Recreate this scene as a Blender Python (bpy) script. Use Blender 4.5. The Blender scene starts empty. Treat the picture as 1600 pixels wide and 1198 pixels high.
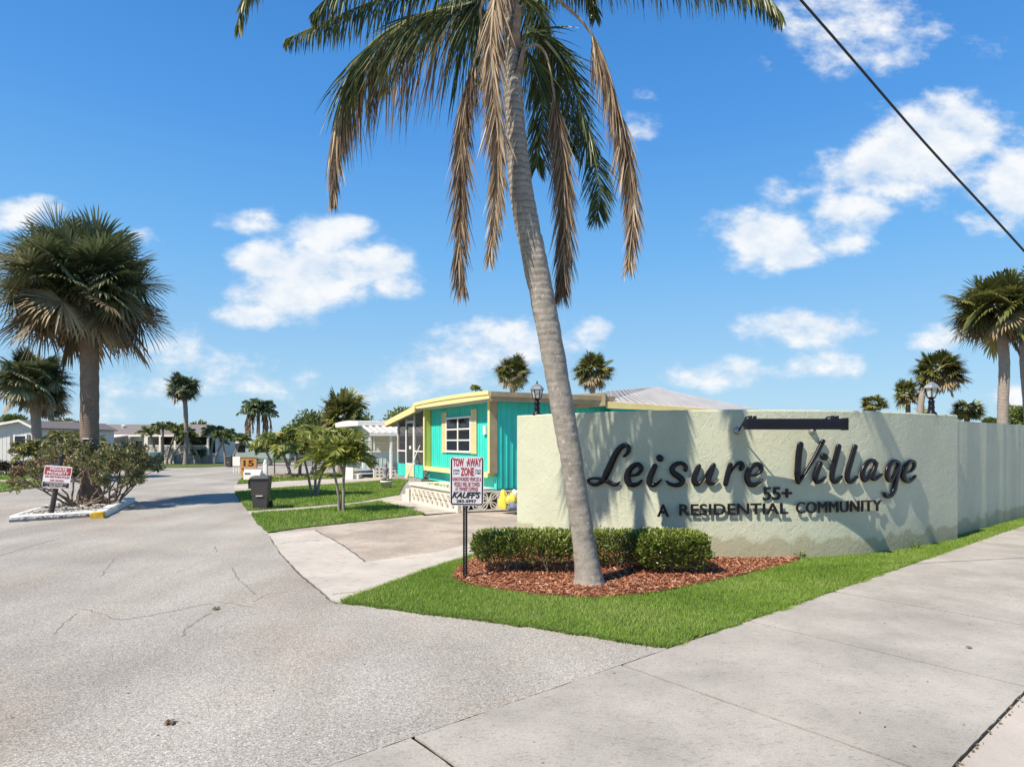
import bpy, bmesh, math, random
import numpy as np
from mathutils import Vector, Matrix, noise as mnoise
C = bpy.context.scene.collection
SC = bpy.context.scene
V = Vector
# ------------------------------------------------------------------ camera, light, sky
F, CX, HZ, EYE = 980.0, 800.0, 690.0, 2.3
cam_d = bpy.data.cameras.new("camera"); cam = bpy.data.objects.new("camera", cam_d); C.objects.link(cam)
cam_d.sensor_width = 36; cam_d.lens = 36 * F / 1600; cam_d.shift_y = (HZ - 599) / 1600
cam_d.clip_end = 2000; cam_d.clip_start = .05
cam.location = (0, 0, EYE); cam.rotation_euler = (math.pi / 2, 0, 0)
SC.camera = cam
SUN = V((1.22, 1.0, -1.98)).normalized()
sd = bpy.data.lights.new("sun", 'SUN'); so = bpy.data.objects.new("sun", sd); C.objects.link(so)
sd.energy = 4.8; sd.angle = math.radians(.5); sd.color = (1, .905, .77)
so.rotation_euler = SUN.to_track_quat('-Z', 'Y').to_euler(); so.location = (-12, -10, 25)
SC.view_settings.view_transform = 'Standard'; SC.view_settings.look = 'None'
SC.view_settings.exposure = 0.65; SC.view_settings.gamma = 1
SC.cycles.max_bounces = 6; SC.cycles.transparent_max_bounces = 12

W = bpy.data.worlds.new("World"); SC.world = W; W.use_nodes = True
wn = W.node_tree.nodes; wl = W.node_tree.links
def wnode(t, **k):
    n = wn.new(t)
    for a, b in k.items(): setattr(n, a, b)
    return n
def wmath(op, a, b=None, c=None, clamp=False):
    n = wnode('ShaderNodeMath', operation=op, use_clamp=clamp)
    for i, x in enumerate((a, b, c)):
        if x is None: continue
        if isinstance(x, (int, float)): n.inputs[i].default_value = x
        else: wl.new(x, n.inputs[i])
    return n.outputs[0]
bg = wn['Background']; bg.inputs[1].default_value = .10
sky = wnode('ShaderNodeTexSky', sky_type='NISHITA', sun_disc=False)
sky.sun_elevation = math.asin(-SUN.z); sky.sun_rotation = math.atan2(-SUN.x, -SUN.y) % (2 * math.pi)
sky.altitude = 0; sky.air_density = 1.0; sky.dust_density = .6; sky.ozone_density = 2.5
hs = wnode('ShaderNodeHueSaturation'); hs.inputs['Saturation'].default_value = 1.22; hs.inputs['Value'].default_value = 1.0
wl.new(sky.outputs[0], hs.inputs['Color'])
tc = wnode('ShaderNodeTexCoord')
sep = wnode('ShaderNodeSeparateXYZ'); wl.new(tc.outputs['Generated'], sep.inputs[0])
el_ = wmath('ARCSINE', sep.outputs[2])
elr = wnode('ShaderNodeMapRange'); elr.inputs[1].default_value = 0; elr.inputs[2].default_value = math.radians(80); wl.new(el_, elr.inputs[0])
rp_ = wnode('ShaderNodeValToRGB'); wl.new(elr.outputs[0], rp_.inputs[0])
STOPS = [(0, (.46, .70, .90)), (.06, (.385, .655, .90)), (.2, (.185, .50, .93)), (.32, (.095, .355, .85)), (.44, (.058, .265, .72)), (1, (.03, .16, .46))]
while len(rp_.color_ramp.elements) < len(STOPS): rp_.color_ramp.elements.new(.5)
for e_, (p_, c_) in zip(rp_.color_ramp.elements, STOPS): e_.position = p_; e_.color = (*c_, 1)
sc_ = wnode('ShaderNodeMix', data_type='RGBA', blend_type='MULTIPLY'); sc_.inputs['Factor'].default_value = 1
wl.new(rp_.outputs[0], sc_.inputs['A']); sc_.inputs['B'].default_value = (6.3, 6.3, 6.3, 1)
skm = wnode('ShaderNodeMix', data_type='RGBA'); skm.inputs['Factor'].default_value = .85
wl.new(hs.outputs[0], skm.inputs['A']); wl.new(sc_.outputs['Result'], skm.inputs['B'])
ysafe = wmath('MAXIMUM', sep.outputs[1], .08)
u = wmath('DIVIDE', sep.outputs[0], ysafe); v = wmath('DIVIDE', sep.outputs[2], ysafe)
uv = wnode('ShaderNodeCombineXYZ'); wl.new(u, uv.inputs[0]); wl.new(v, uv.inputs[1])
nz = wnode('ShaderNodeTexNoise', noise_dimensions='3D'); nz.inputs['Scale'].default_value = 13; nz.inputs['Detail'].default_value = 9
nz.inputs['Roughness'].default_value = .6
mp0 = wnode('ShaderNodeMapping'); mp0.inputs['Scale'].default_value = (1, 1.6, 1); wl.new(uv.outputs[0], mp0.inputs[0]); wl.new(mp0.outputs[0], nz.inputs['Vector'])
nz2 = wnode('ShaderNodeTexNoise'); nz2.inputs['Scale'].default_value = 4; nz2.inputs['Detail'].default_value = 4
wl.new(uv.outputs[0], nz2.inputs['Vector'])
warp = wnode('ShaderNodeVectorMath', operation='MULTIPLY_ADD'); wl.new(nz2.outputs['Color'], warp.inputs[0]); warp.inputs[1].default_value = (.07, .05, 0)
wl.new(uv.outputs[0], warp.inputs[2])
# clouds as directions on the sky: centre and half size (tangent units x 980), strength
CL = [(470, 455, 110, 42, 1.0), (510, 368, 70, 30, 1.0), (585, 418, 70, 34, .9), (420, 410, 60, 30, .9), (490, 425, 95, 38, 1.0), (400, 492, 62, 22, .85), (395, 350, 48, 22, .75),
      (620, 450, 50, 25, .8), (790, 535, 100, 45, .75), (700, 580, 95, 40, .6), (930, 518, 36, 22, .6),
      (1195, 372, 92, 48, 1.0), (1240, 395, 60, 26, .9), (1430, 240, 90, 55, .95), (1225, 300, 40, 28, .55), (1470, 215, 110, 60, .95), (1385, 275, 110, 48, .85), (1340, 330, 70, 34, .85), (1310, 372, 60, 26, .6),
      (1595, 285, 75, 70, .95), (1330, 30, 120, 70, .6), (1380, 60, 90, 60, .45), (1560, 350, 60, 24, .5), (1560, 70, 40, 20, .35),
      (1250, 515, 105, 32, .9), (1120, 585, 85, 24, .75), (1280, 570, 70, 26, .55), (1480, 525, 50, 22, .6), (1590, 620, 40, 26, .6),
      (20, 330, 75, 30, .9), (55, 316, 34, 16, .7), (225, 372, 34, 18, .45), (275, 548, 60, 36, .6), (360, 580, 95, 40, .5), (250, 600, 110, 30, .4), (430, 600, 90, 30, .35),
      (1000, 195, 34, 26, .5), (1010, 148, 22, 12, .4), (600, 620, 120, 26, .35), (160, 640, 120, 30, .35)]
dens = None
for (cx, cy, rx, ry, st) in CL:
    m = wnode('ShaderNodeMapping', vector_type='POINT')
    sx, sy = 980 / rx * 0.74, 980 / ry * 0.74
    ux, uy = (cx - CX) / F + .035, (HZ - cy) / F + .025
    m.inputs['Scale'].default_value = (sx, sy, 0); m.inputs['Location'].default_value = (-ux * sx, -uy * sy, 0)
    wl.new(warp.outputs[0], m.inputs[0])
    ln = wnode('ShaderNodeVectorMath', operation='LENGTH'); wl.new(m.outputs[0], ln.inputs[0])
    d = wmath('MULTIPLY_ADD', ln.outputs['Value'], -st, st)
    d = wmath('MINIMUM', d, .66 * st)
    dens = d if dens is None else wmath('SMOOTH_MAX', dens, d, .22)
nzs = wmath('MULTIPLY_ADD', nz.outputs['Fac'], 1.3, -.74)
front = wmath('GREATER_THAN', sep.outputs[1], .1)
tot = wmath('ADD', dens, nzs)
mr = wnode('ShaderNodeMapRange', interpolation_type='SMOOTHSTEP'); mr.inputs['From Min'].default_value = .0; mr.inputs['From Max'].default_value = .50
wl.new(tot, mr.inputs['Value'])
fac = wmath('MULTIPLY', mr.outputs[0], front)
fac = wmath('MULTIPLY', fac, .93)
# cloud colour: the side towards the sun white, the far side and the bases grey blue
nzb = wnode('ShaderNodeTexNoise', noise_dimensions='3D'); nzb.inputs['Scale'].default_value = 13; nzb.inputs['Detail'].default_value = 5; nzb.inputs['Roughness'].default_value = .55
mpb = wnode('ShaderNodeMapping'); mpb.inputs['Scale'].default_value = (1, 1.6, 1); mpb.inputs['Location'].default_value = (-.012, .05, 0); wl.new(uv.outputs[0], mpb.inputs[0]); wl.new(mpb.outputs[0], nzb.inputs['Vector'])
lit = wmath('SUBTRACT', nz.outputs['Fac'], nzb.outputs['Fac']); lit = wmath('MULTIPLY_ADD', lit, 2.6, .62, clamp=True)
lit = wmath('MULTIPLY', lit, wmath('MULTIPLY_ADD', mr.outputs[0], .45, .55))
cc = wnode('ShaderNodeMix', data_type='RGBA'); cc.inputs['A'].default_value = (4.3, 5.0, 5.9, 1); cc.inputs['B'].default_value = (6.35, 6.4, 6.4, 1)
wl.new(lit, cc.inputs['Factor'])
mx = wnode('ShaderNodeMix', data_type='RGBA'); wl.new(fac, mx.inputs['Factor']); wl.new(skm.outputs['Result'], mx.inputs['A']); wl.new(cc.outputs['Result'], mx.inputs['B'])
wl.new(mx.outputs['Result'], bg.inputs[0])

# ------------------------------------------------------------------ helpers
rnd = random.Random(7)
def R(a, b): return rnd.uniform(a, b)
def G(px, py, z=0.0):
    Y = F * (EYE - z) / (py - HZ); return V(((px - CX) / F * Y, Y, z))
def P(px, py, Y): return V(((px - CX) / F * Y, Y, EYE + (HZ - py) * Y / F))
ORG = {}
def empty(name, loc, label=None, cat=None, group=None):
    o = bpy.data.objects.new(name, None); C.objects.link(o); o.location = loc; o.empty_display_size = .3
    ORG[o] = V(loc); tag(o, label, cat, group); return o
def tag(o, label=None, cat=None, group=None, kind=None):
    if label: o['label'] = label
    if cat: o['category'] = cat
    if group: o['group'] = group
    if kind: o['kind'] = kind
    return o
class MB:
    def __init__(s): s.v = []; s.f = []; s.a = []; s.m = []; s.cur = 0
    def quad(s, a, b, c, d, at=0.): 
        n = len(s.v); s.v += [a, b, c, d]; s.f.append((n, n + 1, n + 2, n + 3)); s.a.append(at); s.m.append(s.cur)
    def tri(s, a, b, c, at=0.):
        n = len(s.v); s.v += [a, b, c]; s.f.append((n, n + 1, n + 2)); s.a.append(at); s.m.append(s.cur)
    def poly(s, pts, at=0.):
        n = len(s.v); s.v += list(pts); s.f.append(tuple(range(n, n + len(pts)))); s.a.append(at); s.m.append(s.cur)
    def hexa(s, p, at=0.):          # 8 corners: bottom 4 ccw, top 4 ccw
        n = len(s.v); s.v += list(p)
        for q in ((3, 2, 1, 0), (4, 5, 6, 7), (0, 1, 5, 4), (1, 2, 6, 5), (2, 3, 7, 6), (3, 0, 4, 7)):
            s.f.append(tuple(n + i for i in q)); s.a.append(at); s.m.append(s.cur)
    def box(s, x0, x1, y0, y1, z0, z1, fr=None, at=0.):
        c = [(x0, y0, z0), (x1, y0, z0), (x1, y1, z0), (x0, y1, z0), (x0, y0, z1), (x1, y0, z1), (x1, y1, z1), (x0, y1, z1)]
        s.hexa([fr(*q) for q in c] if fr else [V(q) for q in c], at)
    def prism(s, pts, z0, z1, at=0.):
        n = len(s.v); k = len(pts)
        s.v += [V((p[0], p[1], z0)) for p in pts] + [V((p[0], p[1], z1)) for p in pts]
        s.f.append(tuple(range(n + k, n + 2 * k))); s.a.append(at); s.m.append(s.cur)
        s.f.append(tuple(range(n + k - 1, n - 1, -1))); s.a.append(at); s.m.append(s.cur)
        for i in range(k):
            j = (i + 1) % k; s.f.append((n + i, n + j, n + k + j, n + k + i)); s.a.append(at); s.m.append(s.cur)
    def tube(s, path, rad, n=8, cap=True, at=0.):
        path = [V(p) for p in path]; k = len(path)
        if not hasattr(rad, '__len__'): rad = [rad] * k
        up = V((0, 0, 1)); rings = []; prev = None
        for i, p in enumerate(path):
            t = (path[min(i + 1, k - 1)] - path[max(i - 1, 0)]).normalized()
            if prev is None:
                a = t.cross(up)
                if a.length < .1: a = t.cross(V((0, 1, 0)))
                if a.length < .1: a = t.cross(V((1, 0, 0)))
            else: a = prev - t * prev.dot(t)
            a.normalize(); prev = a; b = t.cross(a)
            base = len(s.v); rings.append(base)
            for j in range(n):
                an = 2 * math.pi * j / n; s.v.append(p + (a * math.cos(an) + b * math.sin(an)) * rad[i])
        for i in range(k - 1):
            for j in range(n):
                jj = (j + 1) % n
                s.f.append((rings[i] + j, rings[i] + jj, rings[i + 1] + jj, rings[i + 1] + j)); s.a.append(at); s.m.append(s.cur)
        if cap:
            s.f.append(tuple(rings[0] + j for j in range(n))[::-1]); s.a.append(at); s.m.append(s.cur)
            s.f.append(tuple(rings[-1] + j for j in range(n))); s.a.append(at); s.m.append(s.cur)
    def lathe(s, c, prof, n=12, at=0.):  # prof: (r, z)
        s.tube([V((c[0], c[1], c[2] + z)) for r, z in prof], [r for r, z in prof], n, True, at)
    def build(s, name, mats, parent=None, smooth=False, fix=True):
        me = bpy.data.meshes.new(name); o = ORG.get(parent, V((0, 0, 0))) if parent else V((0, 0, 0))
        me.from_pydata([(p[0] - o.x, p[1] - o.y, p[2] - o.z) for p in s.v], [], s.f)
        if not isinstance(mats, (list, tuple)): mats = [mats]
        for m in mats: me.materials.append(m)
        at = me.attributes.new('v', 'FLOAT', 'FACE'); at.data.foreach_set('value', np.array(s.a, dtype=np.float32))
        me.polygons.foreach_set('material_index', np.array(s.m, dtype=np.int32))
        if smooth: me.polygons.foreach_set('use_smooth', np.ones(len(s.f), dtype=bool))
        if fix:
            bm = bmesh.new(); bm.from_mesh(me); bmesh.ops.recalc_face_normals(bm, faces=bm.faces); bm.to_mesh(me); bm.free()
        me.update()
        ob = bpy.data.objects.new(name, me); C.objects.link(ob)
        if parent: ob.parent = parent; ORG[ob] = o
        return ob
def sheet(name, pts, z0, z1, m, parent=None):
    b = MB(); b.prism(pts, z0, z1); o = b.build(name, m, parent); return tag(o, kind='structure') if not parent else o
def jag(pts, step=.12, amp=.02):
    out = []; r = random.Random(len(pts))
    for i in range(len(pts)):
        a, b = V(pts[i]).to_2d(), V(pts[(i + 1) % len(pts)]).to_2d(); L = (b - a).length; n = max(1, min(60, int(L / step)))
        d = (b - a).normalized() if L > 0 else V((1, 0)); nn = V((-d.y, d.x))
        for k in range(n):
            q = a.lerp(b, k / n); out.append(q + (nn * r.uniform(-amp, amp) if k else nn * 0))
    return out
def crom(pts, n=8):
    P_ = [V(p) for p in pts]; out = []
    for i in range(len(P_) - 1):
        p0 = P_[max(i - 1, 0)]; p1 = P_[i]; p2 = P_[i + 1]; p3 = P_[min(i + 2, len(P_) - 1)]
        for k in range(n):
            t = k / n
            out.append(.5 * ((2 * p1) + (p2 - p0) * t + (2 * p0 - 5 * p1 + 4 * p2 - p3) * t * t + (3 * p1 - p0 - 3 * p2 + p3) * t ** 3))
    out.append(P_[-1]); return out

# ------------------------------------------------------------------ materials
def newmat(name):
    m = bpy.data.materials.new(name); m.use_nodes = True; return m, m.node_tree.nodes, m.node_tree.links, m.node_tree.nodes['Principled BSDF']
def texco(nt, n, l, sc):
    g = n.new('ShaderNodeNewGeometry'); mp = n.new('ShaderNodeMapping'); mp.inputs['Scale'].default_value = sc if hasattr(sc, '__len__') else (sc,) * 3
    l.new(g.outputs['Position'], mp.inputs[0]); return mp.outputs[0]
def ramp(n, l, fac, stops):
    r = n.new('ShaderNodeValToRGB'); l.new(fac, r.inputs[0])
    while len(r.color_ramp.elements) < len(stops): r.color_ramp.elements.new(.5)
    for e, (p, c) in zip(r.color_ramp.elements, stops): e.position = p; e.color = (*c, 1)
    return r.outputs[0]
def mixc(n, l, t, a, b, f):
    x = n.new('ShaderNodeMix'); x.data_type = 'RGBA'; x.blend_type = t
    for k, q in (('A', a), ('B', b), ('Factor', f)):
        if hasattr(q, 'is_output'): l.new(q, x.inputs[k] if k == 'Factor' else [i for i in x.inputs if i.name == k and i.type == 'RGBA'][0])
        else:
            i = x.inputs['Factor'] if k == 'Factor' else [i for i in x.inputs if i.name == k and i.type == 'RGBA'][0]
            i.default_value = q if k == 'Factor' else (*q, 1)
    return [o for o in x.outputs if o.type == 'RGBA'][0]
def noise(n, l, co, sc, det=4, rough=.55):
    t = n.new('ShaderNodeTexNoise'); t.inputs['Scale'].default_value = sc; t.inputs['Detail'].default_value = det; t.inputs['Roughness'].default_value = rough
    l.new(co, t.inputs['Vector']); return t.outputs['Fac']
def bump(n, l, h, st, dist, bs):
    b = n.new('ShaderNodeBump'); b.inputs['Strength'].default_value = st; b.inputs['Distance'].default_value = dist
    l.new(h, b.inputs['Height']); l.new(b.outputs[0], bs.inputs['Normal'])
def paint(name, col, rough=.5, var=.12, sc=3., spec=.5, metal=0., bmp=0.):
    m, n, l, b = newmat(name); co = texco(m, n, l, 1.)
    f = noise(n, l, co, sc, 5); c = ramp(n, l, f, [(.3, tuple(x * (1 - var) for x in col)), (.7, tuple(min(1, x * (1 + var)) for x in col))])
    l.new(c, b.inputs['Base Color']); b.inputs['Roughness'].default_value = rough; b.inputs['Metallic'].default_value = metal
    b.inputs['Specular IOR Level'].default_value = spec
    if bmp: bump(n, l, noise(n, l, co, sc * 14, 4), bmp, .01, b)
    return m
def leafm(name, stops, rough=.45, trans=.25, spec=.4):
    m, n, l, b = newmat(name); at = n.new('ShaderNodeAttribute'); at.attribute_name = 'v'
    k = len(stops) - 1; c = ramp(n, l, at.outputs['Fac'], [(i / k, s) for i, s in enumerate(stops)])
    l.new(c, b.inputs['Base Color']); b.inputs['Roughness'].default_value = rough; b.inputs['Specular IOR Level'].default_value = spec
    t = n.new('ShaderNodeBsdfTranslucent'); l.new(c, t.inputs[0]); mx_ = n.new('ShaderNodeMixShader'); mx_.inputs[0].default_value = trans
    l.new(b.outputs[0], mx_.inputs[1]); l.new(t.outputs[0], mx_.inputs[2]); l.new(mx_.outputs[0], n['Material Output'].inputs[0]); return m
M = {}
def mk_asphalt():
    m, n, l, b = newmat('asphalt'); co = texco(m, n, l, 1.)
    vo = n.new('ShaderNodeTexVoronoi'); vo.inputs['Scale'].default_value = 95; l.new(co, vo.inputs['Vector'])
    sp = n.new('ShaderNodeSeparateColor'); l.new(vo.outputs['Color'], sp.inputs[0])
    c = ramp(n, l, sp.outputs[0], [(0, (.17, .16, .142)), (.25, (.275, .262, .238)), (.7, (.345, .33, .30)), (.93, (.43, .412, .377)), (1, (.53, .51, .47))])
    f2 = ramp(n, l, noise(n, l, co, 33, 3, .7), [(.3, (.82, .82, .82)), (.7, (1.14, 1.14, 1.14))]); c = mixc(n, l, 'MULTIPLY', c, f2, 1.)
    f = ramp(n, l, noise(n, l, co, .45, 6), [(.3, (.86, .84, .82)), (.7, (1.1, 1.09, 1.08))]); c = mixc(n, l, 'MULTIPLY', c, f, 1.)
    f = ramp(n, l, noise(n, l, texco(m, n, l, (.9, .12, 1)), .8, 4), [(.35, (.9, .89, .88)), (.6, (1.06, 1.06, 1.06))]); c = mixc(n, l, 'MULTIPLY', c, f, 1.)
    l.new(c, b.inputs['Base Color']); b.inputs['Roughness'].default_value = .85; b.inputs['Specular IOR Level'].default_value = .25
    f = ramp(n, l, noise(n, l, texco(m, n, l, (.5, .35, 1)), 1.0, 5, .6), [(.48, (1, 1, 1)), (.64, (1.02, .97, .92))]); c = mixc(n, l, 'MULTIPLY', c, f, 1.)
    f = ramp(n, l, noise(n, l, co, 2.6, 6, .7), [(.60, (1, 1, 1)), (.72, (.82, .80, .77))]); c = mixc(n, l, 'MULTIPLY', c, f, .6)
    f = ramp(n, l, noise(n, l, co, .23, 3, .5), [(.35, (.93, .93, .94)), (.65, (1.08, 1.07, 1.05))]); c = mixc(n, l, 'MULTIPLY', c, f, 1.)
    l.new(c, b.inputs['Base Color'])
    bump(n, l, vo.outputs['Distance'], .5, .006, b); return m
def mk_conc(name, col, grain=.18, flecks=True, blot=.1, sc=1., specks=40):
    m, n, l, b = newmat(name); co = texco(m, n, l, 1.)
    f = ramp(n, l, noise(n, l, co, 55 * sc, 4, .75), [(.25, tuple(x * (1 - grain) for x in col)), (.75, tuple(x * (1 + grain) for x in col))])
    g = ramp(n, l, noise(n, l, co, .8, 7, .6), [(.3, (1 - blot * 1.6,) * 3), (.65, (1 + blot,) * 3)]); c = mixc(n, l, 'MULTIPLY', f, g, 1.)
    if flecks:
        k = ramp(n, l, noise(n, l, texco(m, n, l, (.62, 1.5, 1)), specks, 5, .72), [(.36, (.5, .48, .45)), (.45, (1, 1, 1))]); c = mixc(n, l, 'MULTIPLY', c, k, .55)
    l.new(c, b.inputs['Base Color']); b.inputs['Roughness'].default_value = .85; b.inputs['Specular IOR Level'].default_value = .2
    bump(n, l, noise(n, l, co, 90, 3), .3, .004, b); return m
def mk_stucco():
    m, n, l, b = newmat('green stucco'); co = texco(m, n, l, 1.)
    base = (.475, .487, .362)
    f = noise(n, l, co, 1.1, 6); c = ramp(n, l, f, [(.3, tuple(x * .93 for x in base)), (.7, tuple(x * 1.06 for x in base))])
    z = n.new('ShaderNodeNewGeometry'); s = n.new('ShaderNodeSeparateXYZ'); l.new(z.outputs['Position'], s.inputs[0])
    # dirt splash along the foot of the wall, ragged
    ma = n.new('ShaderNodeMath'); ma.operation = 'MULTIPLY_ADD'; l.new(noise(n, l, co, 2.2, 5), ma.inputs[0]); ma.inputs[1].default_value = -.7; l.new(s.outputs[2], ma.inputs[2])
    d = ramp(n, l, ma.outputs[0], [(0, (.74, .70, .63)), (.03, (.88, .86, .82)), (.09, (1, 1, 1))]); c = mixc(n, l, 'MULTIPLY', c, d, 1.)
    # grey green streaks, stronger towards the top edge
    mb_ = n.new('ShaderNodeMath'); mb_.operation = 'MULTIPLY_ADD'; l.new(noise(n, l, texco(m, n, l, (3, 3, .25)), 1.3, 5), mb_.inputs[0]); mb_.inputs[1].default_value = .9; l.new(s.outputs[2], mb_.inputs[2])
    d = ramp(n, l, mb_.outputs[0], [(0, (1, 1, 1)), (1, (1, 1, 1))])
    mr_ = n.new('ShaderNodeMapRange'); l.new(mb_.outputs[0], mr_.inputs[0]); mr_.inputs[1].default_value = 3.2; mr_.inputs[2].default_value = 3.65; mr_.inputs[3].default_value = 0; mr_.inputs[4].default_value = .45
    c = mixc(n, l, 'MULTIPLY', c, (.62, .68, .62), mr_.outputs[0])
    l.new(c, b.inputs['Base Color']); b.inputs['Roughness'].default_value = .8; b.inputs['Specular IOR Level'].default_value = .25
    # skip-trowel texture: flat plaster islands with ragged edges
    nn = n.new('ShaderNodeTexNoise'); nn.inputs['Scale'].default_value = 6.5; nn.inputs['Detail'].default_value = 4; nn.inputs['Roughness'].default_value = .55; nn.inputs['Distortion'].default_value = .9
    l.new(co, nn.inputs['Vector'])
    h1 = ramp(n, l, nn.outputs['Fac'], [(.34, (0, 0, 0)), (.37, (.5, .5, .5)), (.44, (.55, .55, .55)), (.555, (.6, .6, .6)), (.58, (1, 1, 1))])
    h2 = noise(n, l, co, 26, 4); ad = n.new('ShaderNodeMath'); ad.operation = 'MULTIPLY_ADD'; l.new(h2, ad.inputs[0]); ad.inputs[1].default_value = .28; l.new(h1, ad.inputs[2])
    bump(n, l, ad.outputs[0], .42, .02, b); return m
M['asphalt'] = mk_asphalt()
M['walk'] = mk_conc('walk concrete', (.335, .31, .274), .24, True, .15, specks=26)
M['apron'] = mk_conc('apron concrete', (.40, .36, .315), .12, False, .08)
M['drive'] = mk_conc('driveway aggregate', (.36, .305, .25), .42, True, .2, .8, specks=14)
M['strip'] = mk_conc('driveway concrete', (.44, .40, .35), .14, True, .1, specks=6)
M['path'] = mk_conc('path concrete', (.43, .385, .325), .14, True, .12)
M['dirt'] = mk_conc('dirt', (.022, .018, .013), .4, False, .2)  # dirt bed darkened to near black in place of shade in shallow joints
M['crack'] = paint('crack dirt', (.085, .078, .066), .9)
M['hairline'] = paint('hairline crack', (.185, .172, .152), .9, .3, 20)
M['stucco'] = mk_stucco()
M['soil'] = mk_conc('lawn soil', (.085, .12, .035), .4, False, .25)
M['farground'] = mk_conc('far grass ground', (.10, .15, .04), .35, False, .25)
M['mulchbase'] = mk_conc('mulch base', (.15, .058, .03), .6, False, .25, 1.2)
M['gravelbase'] = mk_conc('gravel base', (.33, .30, .26), .5, True, .2)
M['grass'] = leafm('grass blades', [(.11, .19, .02), (.175, .29, .034), (.24, .36, .056), (.36, .40, .13)], .55, .3, .25)
M['mulch'] = leafm('mulch chips', [(.13, .045, .022), (.26, .092, .045), (.37, .15, .08), (.52, .30, .19)], .8, 0., .2)
M['gravel'] = leafm('gravel stones', [(.24, .22, .2), (.4, .37, .33), (.55, .52, .47)], .8, 0., .2)
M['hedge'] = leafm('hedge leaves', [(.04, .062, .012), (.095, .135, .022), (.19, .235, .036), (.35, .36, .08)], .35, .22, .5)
M['twig'] = paint('twig bark', (.17, .13, .10), .9)
M['queen'] = leafm('queen palm leaflets', [(0.046, 0.067, 0.023), (0.086, 0.115, 0.037), (0.149, 0.172, 0.052), (0.287, 0.270, 0.092)], .4, .28, .45)
M['coco'] = leafm('coconut palm leaflets', [(.07, .11, .05), (.12, .18, .085), (.20, .26, .13), (.30, .32, .16)], .45, .3, .4)
M['deadq'] = leafm('dead palm leaflets', [(.12, .08, .05), (.26, .19, .125), (.41, .31, .21), (.56, .45, .32)], .8, .12, .15)
M['sabal'] = leafm('cabbage palm fans', [(0.046, 0.065, 0.031), (0.111, 0.137, 0.062), (0.221, 0.234, 0.117), (0.494, 0.455, 0.273)], .4, .2, .5)
M['sabalr'] = leafm('yellowing palm fans', [(0.072, 0.084, 0.024), (0.156, 0.168, 0.046), (0.276, 0.258, 0.072), (0.432, 0.360, 0.120)], .45, .22, .4)
M['deads'] = leafm('dry palm fans', [(.10, .075, .045), (.20, .15, .085), (.32, .25, .14), (.42, .34, .2)], .8, .12, .2)
M['xmas'] = leafm('young palm leaflets', [(0.102, 0.144, 0.024), (0.192, 0.228, 0.036), (0.336, 0.336, 0.072), (0.480, 0.432, 0.156)], .45, .28, .4)
M['dark'] = leafm('dark leaves', [(0.051, 0.080, 0.023), (0.109, 0.152, 0.043), (0.189, 0.225, 0.065), (0.290, 0.290, 0.102)], .5, .2, .3)
M['croton'] = leafm('island shrub leaves', [(0.075, 0.092, 0.030), (0.161, 0.178, 0.063), (0.265, 0.259, 0.103), (0.414, 0.310, 0.161)], .42, .2, .45)
M['red'] = leafm('reddish leaves', [(.10, .055, .03), (.22, .10, .06), (.33, .16, .09), (.2, .18, .06)], .5, .2, .3)
M['purple'] = leafm('dark purple leaves', [(.02, .016, .014), (.05, .035, .03), (.09, .06, .045)], .5, .1, .3)
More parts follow.
